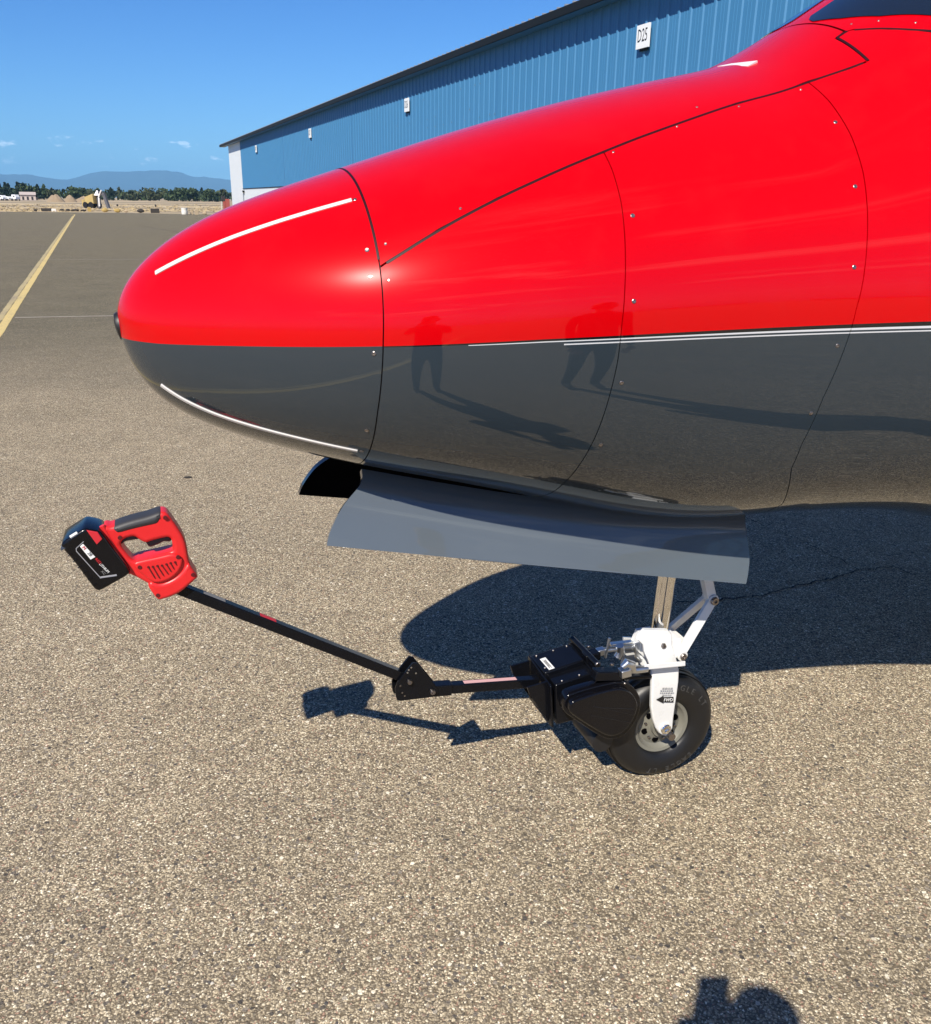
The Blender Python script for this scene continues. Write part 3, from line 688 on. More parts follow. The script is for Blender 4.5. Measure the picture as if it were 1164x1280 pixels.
# ------------------------------------------------------------------ aircraft body
SM = 3.6; K = 9
KN = dict(up=[.12466, .23412, .32028, .41707, .51549, .63502, .81293, 1.05844], lo=[.14194, .24713, .34651, .47739, .61247, .61758, .79404, 1.05595],
          w=[.11959, .25497, .41013, .49642, .56062, .70258, .90404, 1.1567], zm=[-.01153, -.01144, .001, .02541, .04806, .05161, .03036, -.01097])
tk = np.linspace(0, 1, K)
def spline(vals, t):
    n = K; h = tk[1]; A = np.zeros((n, n)); B = np.zeros((n, n)); A[0, 0] = A[-1, -1] = 1
    for i in range(1, n-1):
        A[i, i-1] = h; A[i, i] = 4*h; A[i, i+1] = h; B[i, i-1] = 6/h; B[i, i] = -12/h; B[i, i+1] = 6/h
    M = np.linalg.solve(A, B @ vals); i = np.clip((t/h).astype(int), 0, n-2); a = (tk[i+1]-t)/h; b = 1-a
    return a*vals[i]+b*vals[i+1]+((a**3-a)*M[i]+(b**3-b)*M[i+1])*h*h/6
SG = np.linspace(0, 1, 4001)**2*9.0
def prof_(key):
    v = np.r_[0, KN[key]]; f = lambda s: spline(v, np.sqrt(np.clip(s, 0, SM)/SM))
    o = f(SG); tau = {'up': .2, 'lo': .15, 'w': .2, 'zm': .05}[key]; s0 = 1.75 if key == 'up' else 2.5; a = f(np.array([s0-.02, s0])); sl = (a[1]-a[0])/.02
    m = SG > s0; o[m] = a[1]+sl*tau*(1-np.exp(-(SG[m]-s0)/tau)); return o
PU, PL, PW, PZ = prof_('up'), prof_('lo'), prof_('w'), prof_('zm')
tail = np.clip((SG-4.5)/4.5, 0, 1); tl = 1-.85*tail**1.3
PL = PL+np.interp(SG, [1.6, 2.15, 9], [0, .038, .038])
PU = PU*tl; PL = PL*tl; PW = PW*tl; PZ = PZ+.25*tail**1.3
GB = np.interp(SG, [0, 1.42, 1.48, 1.6, 1.7, 1.8, 1.94, 2.2, 2.5, 4.2, 6, 9], [0, 0, .005, .040, .079, .122, .185, .30, .36, .36, .12, 0])
gs = np.linspace(0, 9, 1801); gg = np.interp(gs, SG, GB); gg = np.convolve(np.pad(gg, 10, 'edge'), np.ones(21)/21, 'valid')
NU, NL = 1.94537, 2.39443
def SF(s, p):
    s, p = np.broadcast_arrays(np.asarray(s, float), np.asarray(p, float))
    up, lo, w, zm = (np.interp(s, SG, a) for a in (PU, PL, PW, PZ)); c, n = np.cos(p), np.sin(p); top = c >= 0
    e = np.where(top, 2/NU, 2/NL)
    yy = w*np.sign(n)*np.abs(n)**e; zz = TIP.z+zm+np.where(top, up, lo)*np.sign(c)*np.abs(c)**e
    zz = zz+np.where(top, c**2, 0)*np.interp(s, gs, gg)
    return np.stack([s, -yy, zz], -1)
def SN(s, p):
    s, p = np.broadcast_arrays(np.asarray(s, float), np.asarray(p, float)); h = 1e-3
    a = SF(s+h, p)-SF(np.maximum(s-h, 1e-6), p); b = SF(s, p+h)-SF(s, p-h); n = np.cross(b, a); 
    n /= np.maximum(np.linalg.norm(n, axis=-1, keepdims=True), 1e-12)
    ctr = SF(s, p); out = np.stack([np.zeros_like(s), ctr[..., 1], ctr[..., 2]-TIP.z], -1)
    sg = np.sign((n*out).sum(-1, keepdims=True)); return n*np.where(sg == 0, 1, sg)
D2 = math.pi/180
def fold(p): return math.degrees(math.acos(max(-1, min(1, math.cos(p)))))
R1 = ([0, 23, 39, 54, 65, 74, 84, 92, 101, 113, 126, 144, 180], [.4985, .4982, .4974, .4970, .4965, .4951, .4927, .4906, .4875, .4836, .4831, .4824, .4824])
R2 = ([0, 41.7, 48, 58, 65.8, 73.3, 80.7, 90, 96, 104, 116, 126, 138, 180], [.985, .984, .9840, .9798, .9736, .9677, .9629, .9590, .9570, .9498, .9393, .9299, .9208, .9200])
R3 = ([0, 30, 39.5, 50, 59.5, 67.6, 75.3, 85.5, 91.7, 97, 104.5, 115.7, 123.4, 134, 141.5, 180], [1.500, 1.503, 1.511, 1.5138, 1.5105, 1.5026, 1.4942, 1.4843, 1.4762, 1.4638, 1.4465, 1.4375, 1.4455, 1.4883, 1.5186, 1.53])
def ring(R): return lambda p: float(np.interp(fold(p), R[0], R[1]))
r1, r2, r3 = ring(R1), ring(R2), ring(R3)
DG = ([.4965, .5014, .6183, .741, .9031, .9839, 1.0339, 1.1654, 1.3252, 1.5026, 1.600, 1.642], [65.1, 64.41, 55.66, 49.55, 43.79, 41.62, 39.97, 36.77, 32.94, 30.9, 32.2, 32.4])
SILL = ([1.642, 1.6445, 1.668, 1.676, 1.7236, 1.784, 1.9, 2.2, 2.6, 9], [32.4, 20.5, 20.2, 20.4, 26.5, 32.7, 40, 50, 53, 55])
def dg(s): return float(np.interp(s, DG[0], DG[1]))*D2
def cup(s): return float(np.interp(s, DG[0]+SILL[0][1:], DG[1]+SILL[1][1:]))*D2
def bay_y(s): return .122+.043*(s-.46)
def ph_bay(s):      # angle of the wheel-bay edge on the belly
    w = float(np.interp(s, SG, PW)); return math.pi-math.asin(min(.98, bay_y(s)/w)**(NL/2))
AIR = empty('airplane', ORG, TH, 'glossy red and slate grey propeller aircraft nose with open nose wheel doors', 'airplane')
def patch(name, s0, s1, p0, p1, us, vs, gs_=.0012, gp0=.0012, gp1=.0012, off=0., rim=.007, material=None, gse=None, soft=None):
    gse = gs_ if gse is None else gse
    nu, nv = len(us), len(vs); S = np.zeros((nu, nv)); P = np.zeros((nu, nv))
    for i, u in enumerate(us):
        for j, v in enumerate(vs):
            a, b = s0(1.5)+0, s1(1.5); s = a+(b-a)*u
            for _ in range(9):
                rr = max(.1, float(np.interp(s, SG, PW)))
                q0 = p0(s)+gp0/rr; q1 = p1(s)-gp1/rr
                if soft:        # keep the notch in the edge local: the inside of the panel follows a smoother edge
                    g0 = soft(s); g1 = 2*math.pi-g0; p = g0+(g1-g0)*v+(q0-g0)*max(0, 1-v/.09)+(q1-g1)*max(0, 1-(1-v)/.09)
                else: p = q0+(q1-q0)*v
                a = s0(p)+gs_; b = s1(p)-gse; s = .3*s+.7*(a+(b-a)*u)
            S[i, j] = s; P[i, j] = p
    X = SF(S, P); N = SN(S, P); X = X+N*off
    ii = np.r_[0, np.arange(nu), nu-1]; jj = np.r_[0, np.arange(nv), nv-1]
    XX = X[ii][:, jj].copy(); NN = N[ii][:, jj]
    mask = np.zeros(XX.shape[:2]); mask[0] = mask[-1] = 1; mask[:, 0] = mask[:, -1] = 1
    XX -= NN*(mask*rim)[..., None]
    mb = MB(); mb.grid([[Vector(v) for v in row] for row in XX])
    return mb.build(name, material or PAINT, AIR, sharp=50)
lin = lambda n: np.linspace(0, 1, n)
def const(v): return lambda x: v
# nose cone: full turn from the tip to the first ring
nu, nv = 90, 128
mb = MB(); rows = []
us = np.linspace(0, 1, nu)**2
for i, u in enumerate(us):
    P = np.linspace(0, 2*math.pi, nv+1)[:-1]; S = np.array([max(1e-5, u*(r1(p)-.0012)) for p in P]); rows.append((S, P))
Sx = np.array([r[0] for r in rows]); Px = np.array([r[1] for r in rows]); X = SF(Sx, Px); N = SN(Sx, Px)
G = [[Vector(v) for v in row] for row in X]; G.append([Vector(v) for v in (X[-1]-N[-1]*.008)])
mb.grid(G, wrap=True); nose = mb.build('nose_cone', PAINT, AIR, sharp=50)
lin70 = lin(70)
hn = lambda f: (lambda s: f(s))
mir = lambda f: (lambda s: 2*math.pi-f(s))
patch('side_panel', r1, r2, dg, ph_bay, lin(40), lin(84), gp0=.003)
patch('side_panel', r1, r2, mir(ph_bay), mir(dg), lin(30), lin(60), gp1=.003)
patch('side_panel', r2, r3, dg, ph_bay, lin(44), lin(90), gp0=.003)
patch('side_panel', r2, r3, mir(ph_bay), mir(dg), lin(30), lin(60), gp1=.003)
us_c = np.r_[np.linspace(0, .03, 18), np.linspace(.03, .14, 40)[1:], np.linspace(.14, 1, 40)[1:]]
def soft_edge(s): return float(np.interp(s, DG[0]+[1.70, 1.7236, 1.784, 1.9, 2.2, 2.6, 9], DG[1]+[28.2, 28.4, 32.7, 40, 50, 53, 55]))*D2
vC = np.r_[np.linspace(0, .09, 36), np.linspace(.09, .91, 170)[1:], np.linspace(.91, 1, 36)[1:]]
patch('rear_side_panel', r3, const(8.8), cup, mir(cup), us_c, vC, gp0=.0025, gp1=.0025, gse=0, soft=soft_edge)
neg = lambda f: (lambda s: -f(s))
def sD(p): f = fold(p); return 1.6375 if f > 20.3 else float(np.interp(f, [0, 19.6, 20.3], [1.664, 1.664, 1.6375]))
vD = np.r_[np.linspace(0, .173, 18), np.linspace(.173, .203, 14)[1:], np.linspace(.203, .797, 64)[1:], np.linspace(.797, .827, 14)[1:], np.linspace(.827, 1, 18)[1:]]
patch('upper_nose_panel', r1, sD, neg(dg), dg, lin(90), vD, gp0=.003, gp1=.003, gse=.0016)
def sC(p): f = fold(p); return 1.6665
patch('cabin_roof', sC, const(8.8), neg(cup), cup, us_c[::1]**1.0, lin(90), gp0=.0025, gp1=.0025, gs_=.0008, gse=0)
# dark inner body that shows in the seams; open at the wheel bay
def liner():
    mb = MB(); us = np.concatenate([np.linspace(.02, 1, 90)**2*1.73]); vs = np.linspace(0, 2*math.pi, 97)[:-1]
    S, P = np.meshgrid(us, vs, indexing='ij'); X = SF(S, P)-SN(S, P)*.0055
    mb.grid([[Vector(v) for v in r] for r in X], wrap=True)
    keep = []
    for f in mb.f:
        c = sum((Vector(mb.v[i]) for i in f), Vector())/4
        if .53 < c.x < 1.43 and abs(c.y) < bay_y(c.x)-.012 and c.z < 1.3: continue
        keep.append(f)
    mb.f = keep; mb.mi = [0]*len(keep)
    return mb.build('airframe', LINER, AIR, fix=False)
liner()
# wheel bay box
mb = MB(); x0, x1 = .52, 1.45; zt = 1.33
mb.add([(x0, -bay_y(x0)+.01, 1.15), (x1, -bay_y(x1)+.01, .97), (x1, bay_y(x1)-.01, .97), (x0, bay_y(x0)-.01, 1.15), (x0, -bay_y(x0)+.01, zt), (x1, -bay_y(x1)+.01, zt), (x1, bay_y(x1)-.01, zt), (x0, bay_y(x0)-.01, zt)],
       [(4, 5, 6, 7), (0, 1, 5, 4), (2, 3, 7, 6), (1, 2, 6, 5), (3, 0, 4, 7)])
mb.build('wheel_bay', INNER, AIR, smooth=False)
def on_surf(s, p, off=0):
    x = SF(s, p*D2); n = SN(s, p*D2); return Vector(x)+Vector(n)*off, Vector(n)
def ribbon(name, pts, w, h, m, ends=True, parent=None):
    a = np.array(pts); t = np.r_[0, np.cumsum(np.hypot(np.diff(a[:, 0])*1.0, np.diff(a[:, 1])*D2*.3))]; tt = np.linspace(0, t[-1], 70)
    s = np.interp(tt, t, a[:, 0]); p = np.interp(tt, t, a[:, 1])
    k = np.ones(7)/7; s = np.convolve(np.pad(s, 3, 'edge'), k, 'valid'); p = np.convolve(np.pad(p, 3, 'edge'), k, 'valid')
    Q = [on_surf(x, y) for x, y in zip(s, p)]; P = []
    for i, (q, n) in enumerate(Q):
        tg = (Q[min(i+1, 69)][0]-Q[max(i-1, 0)][0]).normalized(); sd = n.cross(tg).normalized()
        P.append([q-sd*w/2-n*.002, q-sd*w/2+n*h*.6, q-sd*w*.35+n*h, q+sd*w*.35+n*h, q+sd*w/2+n*h*.6, q+sd*w/2-n*.002])
    mb = MB(); mb.grid(P); mb.add(P[0], [tuple(range(6))]); mb.add(P[-1], [tuple(range(5, -1, -1))])
    return mb.build(name, m, parent or AIR)
ribbon('lightning_strip', [(.0833, 40.2), (.1209, 40.2), (.1773, 39.4), (.2564, 37.9), (.3351, 36.6), (.4133, 35.8), (.481, 35.5)], .011, .003, STRIPW)
ribbon('lightning_strip', [(.0709, 130.8), (.1187, 134), (.1807, 135.8), (.2539, 136.0), (.3274, 136.1), (.4076, 136.5), (.4646, 136.7)], .009, .003, STRIPW)
ribbon('lightning_strip', [(.0833, -40.2), (.1773, -39.4), (.2564, -37.9), (.4133, -35.8), (.481, -35.5)], .011, .003, STRIPW)
SEAL = mat('dark_red_sealant', (.022, .002, .004), .5, spec=.25)
for sg_ in (1, -1):
    ribbon('seam_strip', [(a, b*sg_) for a, b in zip(DG[0], DG[1])], .0062, .0006, SEAL)
    ribbon('seam_strip', [(1.640, 32.4*sg_), (1.641, 20.4*sg_)], .0062, .0006, SEAL)
    ribbon('seam_strip', [(1.641, 20.4*sg_), (1.655, 20.2*sg_), (1.669, 20.2*sg_)], .0062, .0006, SEAL)
    ribbon('seam_strip', [(1.669, 20.2*sg_), (1.676, 20.4*sg_), (1.7236, 26.5*sg_), (1.784, 32.7*sg_), (1.9, 40*sg_), (2.2, 50*sg_), (2.6, 53*sg_)], .0062, .0006, SEAL)
ribbon('seam_strip', [(r1(p*D2), p) for p in range(-64, 65, 4)], .0052, .0005, SEAL)
# fasteners
fm = MB(); fm.lathe([(.0045, -.001), (.0045, .0005), (.0034, .0012), (.0022, .0011), (.0020, .0004), (.0002, .0004)], 14); fmesh = fm.mesh('fastener'); fmesh.materials.append(STEEL)
fmesh.polygons.foreach_set('use_smooth', [True]*len(fmesh.polygons)); fmesh.set_sharp_from_angle(angle=.6)
fpm = fmesh.copy(); fpm.materials.clear(); fpm.materials.append(PAINT)
RIV = [(.4817, 35.59), (.479, 58.24), (.4737, 93.08), (.4675, 121.87), (.4678, 136.56), (.9967, 62.19), (.9817, 84.39), (.9712, 100.85), (.9575, 118.29), (1.4962, 45.62), (1.4859, 62.23), (1.4654, 80.22), (1.4502, 94.71), (1.4296, 107.77)]
RIVP = [(1.0035, 42.3), (1.1625, 37.7), (1.2352, 31.5), (1.3218, 34.4), (.6665, 50.2), (.514, 57.27), (1.4775, 32.9), (.5089, 69.9), (1.6897, 18.6), (1.7279, 22.6), (1.7749, 28.6)]
for lst, me in ((RIV, fmesh), (RIVP, fmesh)):
    for i, (s, p) in enumerate(lst):
        for sgn in (1, -1):
            q, n = on_surf(s, p*sgn, .0003); o = bpy.data.objects.new('fastener', me); C.objects.link(o); o.parent = AIR; o.location = q
            o.rotation_mode = 'QUATERNION'; o.rotation_quaternion = n.to_track_quat('Z', 'Y')
            if lst is RIVP: o.scale = (.62, .62, .6)
# rubber tip boss
mb = MB(); mt = Matrix.Translation((.0035, 0, TIP.z-.014)) @ Matrix.Rotation(-math.pi/2-.16, 4, 'Y')
mb.lathe([(.031, -.014), (.031, .000), (.028, .006), (.014, .0095), (.003, .010)], 28, mt); tipb = mb.build('nose_cap', RUBBERB, AIR)
mb = MB(); mb.lathe([(.004, .006), (.004, .0105), (.001, .011)], 10, mt @ Matrix.Translation((-.002, -.014, -.003))); mb.build('cap_screw', STEEL, tipb)
# small white plate on top of the nose
q = [on_surf(1.4447, 3.05, .0015), on_surf(1.462, 6.5, .0018), on_surf(1.4849, 13.66, .0045), on_surf(1.4576, 14.0, .0015)]
mb = MB(); mb.add([a for a, n in q]+[a-n*.006 for a, n in q], [(0, 1, 2, 3), (7, 6, 5, 4), (0, 4, 5, 1), (1, 5, 6, 2), (2, 6, 7, 3), (3, 7, 4, 0)]); mb.build('nose_plate', WHITE, AIR, smooth=False)
# windscreen panes: dark glass 2 mm proud of the cabin shell
def pane(name, lo, sgn=1):
    P = []
    n = 36
    for i in range(n+1):
        f = i/n; p = lo[0][1]+(lo[-1][1]-lo[0][1])*f; s_start = float(np.interp(p, [a[1] for a in lo], [a[0] for a in lo]))
        s_end = s_start+.02+.62*min(1, f*1.4+.45); row = []
        for j in range(30):
            g_ = j/29; row.append(on_surf(s_start+(s_end-s_start)*g_, sgn*(p+(30*g_*f*(1-.2*f))), .002)[0])
        P.append(row)
    mb = MB(); mb.grid(P)
    Q = [[v-Vector((0, 0, .0)) for v in r] for r in P]
    return mb.build(name, GLASS, AIR)
pane('windscreen', [(1.698, 3.4), (1.681, 5), (1.6717, 7.7), (1.6941, 14.3), (1.7378, 21.6), (1.8102, 28.9)])
pane('windscreen', [(1.698, 3.4), (1.681, 5), (1.6717, 7.7), (1.6941, 14.3), (1.7378, 21.6), (1.8102, 28.9)], -1)

# ------------------------------------------------------------------ nose wheel doors
def door(sgn):
    F = [(452, 586), (451.2, 604), (428.6, 633), (413, 664), (408.7, 682)]; Rr = [(931.6, 641), (932.7, 662), (937, 693.6), (935.4, 716), (932.7, 730)]
    c0f, c1f, c0r, c1r = .125, .205, .165, .255; vv = [0, .34, .66, .88, 1.0]
    rows = []
    for (xf, yf), (xr, yr), v in zip(F, Rr, vv):
        a = L(xf, yf, c0f+(c1f-c0f)*v); b = L(xr, yr, c0r+(c1r-c0r)*v); rows.append((a, b))
    fine = []
    for k in range(25):         # smooth the section
        t = k/24*4; i = min(3, int(t)); f = t-i
        def cr(j):
            g_ = [rows[max(0, min(4, i+d))][j] for d in (-1, 0, 1, 2)]
            return .5*((2*g_[1])+(-g_[0]+g_[2])*f+(2*g_[0]-5*g_[1]+4*g_[2]-g_[3])*f*f+(-g_[0]+3*g_[1]-3*g_[2]+g_[3])*f**3)
        fine.append((cr(0), cr(1)))
    P = []
    for k, (a, b) in enumerate(fine):
        row = []
        for j in range(41):
            u = j/40; p = a.lerp(b, u); bulge = .012*math.sin(u*math.pi)
            p = p+Vector((0, -bulge, bulge*.2-.022*math.sin(u*math.pi)*(1-k/24)))
            row.append(p)
        P.append(row)
    n = len(P); m = len(P[0]); O = np.array([[tuple(v) for v in r] for r in P]); du = np.gradient(O, axis=0); dv = np.gradient(O, axis=1); N = np.cross(du, dv); N /= np.linalg.norm(N, axis=-1, keepdims=True)
    if N[12, 20, 1] > 0: N = -N
    I = O-N*.014
    if sgn < 0: O = O*np.array([1, -1, 1]); I = I*np.array([1, -1, 1])
    mb = MB(); mb.grid([[Vector(v) for v in r] for r in O]); mb.m = 1; mb.grid([[Vector(v) for v in r] for r in I]); mb.m = 0
    loop = [(0, j) for j in range(m)]+[(i, m-1) for i in range(1, n)]+[(n-1, j) for j in range(m-2, -1, -1)]+[(i, 0) for i in range(n-2, 0, -1)]
    o_ = len(mb.v); vs = [tuple(O[i, j]) for i, j in loop]+[tuple(I[i, j]) for i, j in loop]; ll = len(loop)
    mb.add(vs, [(k, (k+1) % ll, ll+(k+1) % ll, ll+k) for k in range(ll)])
    return mb.build('nose_wheel_door', [DOORPAINT, INNER], AIR, sharp=45)
door(1); fd = door(-1); fd['label'] = 'far nose wheel door, showing its dark inner side'
# hinge fairing along the belly above each door
def fairing(sgn):
    P = []
    for j in range(50):
        u = j/49; x = 460+(932-460)*u; yt = 577.5+51*u-10*math.sin(u*math.pi)*-.55; hh = 3+11*min(1, u*2.2)
        c = .128+.042*u
        a = L(x, yt, c-.012); b = L(x, yt+hh*.55, c+.012); d = L(x, yt+hh, c+.008); e_ = d+Vector((0, .05, .012)); f_ = a+Vector((0, .05, .02))
        P.append([Vector((v.x, v.y*sgn, v.z)) for v in (a, b, d, e_, f_)])
    mb = MB(); mb.grid(P, wrap=True); mb.add(P[0], [tuple(range(5))]); mb.add(P[-1], [tuple(range(4, -1, -1))])
    mb.build('hinge_fairing', mat('fairing_paint', (.045, .053, .060), .25, coat=1), AIR, sharp=60)
fairing(1); fairing(-1)

# ------------------------------------------------------------------ nose gear
WC = .054                        # the leg stands this far to the near side
ws, wz, WR, WW = 1.4362, .1765, .1812, .068
WYAW = .035
wm = Matrix.Translation((ws, -WC, wz)) @ Matrix.Rotation(-WYAW, 4, 'Z') @ Matrix.Rotation(math.pi/2, 4, 'X')    # local Z = towards the near side
leg_top, leg_bot = L(834.5, 720, WC), L(822.5, 796, WC)
axis = (leg_top-leg_bot).normalized()
def plane_pts(px, c): return [L(x, y, c) for x, y in px]
# fork: near leg lofted through traced widths, far leg mirrored, bridge over the tyre
lev = [((805.6, 788), (836, 788), .105), ((800, 794), (840, 793), .112), ((797, 800), (841, 800), .116), ((804, 806), (841, 806), .120), ((806, 815), (844, 816), .126), ((811, 826), (847, 827), .134), ((815, 838), (849.5, 838), .142),
       ((815.5, 852), (849, 852), .147), ((815, 868), (847, 868), .150), ((814.5, 884), (844.5, 884), .151), ((816.5, 899), (842.5, 899), .151), ((820, 910), (841.5, 910), .151), ((824, 916.5), (838.5, 916.5), .151), ((829, 919.5), (834, 919.5), .151)]
def forkleg(far):
    P = []; th_ = .016
    for a, b, c in (lev[5:] if far else lev):
        A, B = L(*a, c), L(*b, c)
        A2, B2 = A+Vector((0, th_, 0)), B+Vector((0, th_, 0)); e_ = .0035
        ring_ = [A+Vector((e_, 0, 0)), B-Vector((e_, 0, 0)), B+Vector((0, e_, 0)), B2-Vector((0, e_, 0)), B2-Vector((e_, 0, 0)), A2+Vector((e_, 0, 0)), A2-Vector((0, e_, 0)), A+Vector((0, e_, 0))]
        if far: ring_ = [Vector((v.x, -2*WC-v.y, v.z)) for v in ring_]
        P.append(ring_)
    mb = MB(); mb.grid(P, wrap=True); mb.add(P[0], [tuple(range(8))]); mb.add(P[-1], [tuple(range(7, -1, -1))]); return mb
fork = MB(); ctr = leg_bot
for far in (0, 1):
    q = forkleg(far); fork.add(q.v, q.f)
# collar and arch between the legs
a1 = L(822, 792, WC); a2 = L(826, 818, WC)
fork.lathe([(.040, -.095), (.046, -.09), (.046, -.01), (.040, 0)], 28, Matrix.Translation(leg_bot) @ axis.to_track_quat('Z', 'Y').to_matrix().to_4x4())
top0 = [L(808, 800, .10), L(838, 800, .10)]
fork.hexa([*(Vector((leg_bot.x+a, -WC+b, leg_bot.z+c)) for a, b, c in ((-.06, -.062, -.045), (.055, -.062, -.045), (.055, .062, -.045), (-.06, .062, -.045), (-.05, -.05, .012), (.048, -.05, .012), (.048, .05, .012), (-.05, .05, .012)))])
NG = fork.build('nose_gear_fork', WHITE, AIR, sharp=40, bevel=.003)
mb = MB(); mb.tube([leg_bot-axis*.02, leg_top+axis*.55], .0265, 32); mb.build('oleo_strut', CHROME, NG)
mb = MB(); mb.lathe([(.029, -.006), (.030, 0), (.030, .006), (.027, .009)], 28, Matrix.Translation(leg_bot+axis*.004) @ axis.to_track_quat('Z', 'Y').to_matrix().to_4x4()); mb.build('strut_seal', ALU, NG)
# torque link
apex = L(888, 747.5, WC); nb = L(851, 818, .112); fbp = Vector((nb.x, -2*WC+.112*1.0+.0-.0, nb.z)); fbp = Vector((nb.x, -WC+.055, nb.z+.002))
nb2 = Vector((nb.x, -WC-.055, nb.z))
mb = MB(); mb.bar(nb2, apex+Vector((0, -.012, 0)), .013, .030, (1, 0, 0)); mb.bar(fbp, apex+Vector((0, .012, 0)), .013, .030, (1, 0, 0)); mb.bar(nb2.lerp(apex, .18), fbp.lerp(apex, .18), .02, .014)
mb.lathe([(.017, -.016), (.017, .016)], 20, Matrix.Translation(nb2) @ Matrix.Rotation(math.pi/2, 4, 'X')); mb.lathe([(.017, -.016), (.017, .016)], 20, Matrix.Translation(fbp) @ Matrix.Rotation(math.pi/2, 4, 'X'))
mb.build('torque_link', WHITE, NG, bevel=.002, sharp=40)
up1 = L(872, 690, WC)
mb = MB(); mb.bar(apex, L(878, 700, WC), .028, .030, (1, 0, 0)); mb.bar(L(878, 700, WC), L(862, 640, WC), .05, .030, (1, 0, 0)); mb.lathe([(.018, -.02), (.018, .02)], 20, Matrix.Translation(apex) @ Matrix.Rotation(math.pi/2, 4, 'X')); mb.build('torque_link', WHITE, NG, bevel=.002, sharp=40)
def bolt(name, p, r, h, m, parent, n=20, nrm=Vector((0, -1, 0)), hole=True):
    mb = MB(); pr = [(r, -h), (r, h*.5), (r*.86, h*.8), (r*.45, h*.8), (r*.4, h*.25), (r*.02, h*.25)] if hole else [(r, -h), (r, h*.6), (r*.8, h), (r*.05, h)]
    mb.lathe(pr, n, Matrix.Translation(p) @ Vector(nrm).to_track_quat('Z', 'Y').to_matrix().to_4x4()); return mb.build(name, m, parent)
bolt('link_bolt', apex+Vector((0, -.022, 0)), .013, .009, STEEL, NG); bolt('link_bolt', nb2+Vector((0, -.018, 0)), .0105, .006, STEEL, NG)
bolt('fork_bolt', L(829.5, 807.5, .122), .0088, .006, STEEL, NG, 6); bolt('axle_nut', L(832, 911, .155), .0165, .009, CHROME, NG)
mb = MB(); mb.lathe([(.012, -.11), (.012, .11)], 16, wm); mb.build('axle', STEEL, NG)
# FWD arrow and small placard lines on the near leg
cl_ = .1535
def fork_mtx(px, py, roll=0):
    p = L(px, py, cl_); a = L(px+5, py-.2, cl_)-L(px-5, py+.2, cl_); x_ = Vector((a.x, 0, a.z)).normalized(); n_ = Vector((0, -1, 0)); y_ = n_.cross(x_)
    return Matrix.Translation(p) @ Matrix((x_, y_, n_)).transposed().to_4x4()
arrow = [(820.5, 874.6), (829.5, 869.8), (829.5, 871.6), (842, 871.2), (842, 878), (829.5, 877.9), (829.5, 879.4)]
plate('fwd_arrow', [pix_outline(arrow, cl_)], cl_, .0006, .0002, PRINTK, NG, smooth=False)
text_mesh('placard_text', 'FWD', .015, fork_mtx(835.4, 874.9) @ Matrix.Translation((0, 0, .0010)), PRINTW, NG, sx=.95)
random.seed(2)
for r_, (x0, x1) in enumerate(((828, 841.5), (825.5, 841.5), (825, 842.5), (828, 839.5))):
    y = 860.2+r_*2.9; x = x0
    mb = MB()
    while x < x1:
        w_ = random.uniform(1.2, 2.6); a, b = L(x, y, cl_-.0005), L(min(x+w_, x1), y-.1, cl_-.0005)
        for _k in range(2):
            zz = -.0014+_k*.0022; mb.box((a+b)/2+Vector((0, -.0006, zz)), ((b-a).length, .0006, .0011))
        x += w_+.7
    o = mb.build('placard_text', PRINTG, NG, smooth=False); o['kind'] = 'stuff'
# wheel
mb = MB(); wh_ = WW
tp_ = [(.092, -.048), (.100, -.056), (.118, -.063), (.140, -.068), (.158, -.064), (.170, -.054), (.177, -.040), (.181, -.022), (.1825, 0)]
prof_t = tp_+[(r, -a) for r, a in tp_[-2::-1]]+[(.092, .03), (.092, -.03)]
mb.lathe(prof_t, 72, wm, closed=True)
for gz in (-.033, -.012, .012, .033): pass
TY = None
rimo = MB(); rp = [(.018, .052), (.034, .052), (.036, .040), (.070, .030), (.076, .034), (.082, .044), (.091, .047), (.094, .044), (.094, .036), (.086, -.03), (.094, -.044), (.09, -.047), (.078, -.03), (.03, -.02), (.018, -.05)]
rimo.lathe(rp, 56, wm, closed=True); RIM = rimo.build('nose_wheel', RIMM, AIR, sharp=28)
RIM['label'] = 'pale grey nose wheel with a black tyre'
TY = mb.build('tyre', TYRE, RIM, sharp=50)
# lightening holes: dark caps and the hub bolts
for k in range(6):
    a = k*math.pi/3+.3; mb = MB(); mb.lathe([(.0105, -.004), (.0105, .0012), (.002, .0012)], 16, wm @ Matrix.Translation((.054*math.cos(a), .053*math.sin(a), .0355))); mb.build('wheel_hole', INNER, RIM)
    a += .52; mb = MB(); mb.lathe([(.0048, -.006), (.0048, .004), (.003, .005)], 6, wm @ Matrix.Translation((.053*math.cos(a), .053*math.sin(a), .036))); mb.build('wheel_bolt', STEEL, RIM)
tg_ = MB()
for rr, zz in ((.1755, .0435), (.1755, -.0435)): tg_.lathe([(rr, zz-.0008), (rr+.0012, zz), (rr, zz+.0008)], 72, wm, closed=True)
for zz in (-.030, -.010, .010, .030): tg_.lathe([(.1835 if abs(zz) < .02 else .1805, zz-.006), (.1845 if abs(zz) < .02 else .1815, zz-.0045), (.1845 if abs(zz) < .02 else .1815, zz+.0045), (.1835 if abs(zz) < .02 else .1805, zz+.006)], 72, wm, closed=True)
tg_.build('tread_ribs', TYRE, RIM)
def arc_text(body, a0, r, step):
    for i, ch in enumerate(body):
        if ch == ' ': continue
        a = a0-i*step; cu = wm @ Matrix.Rotation(a, 4, 'Z') @ Matrix.Translation((r, 0, .0662)) @ Matrix.Rotation(.12, 4, 'Y') @ Matrix.Rotation(-math.pi/2, 4, 'Z')
        text_mesh('tyre_letter', ch, .026, cu, LETTER, RIM, depth=.0014)
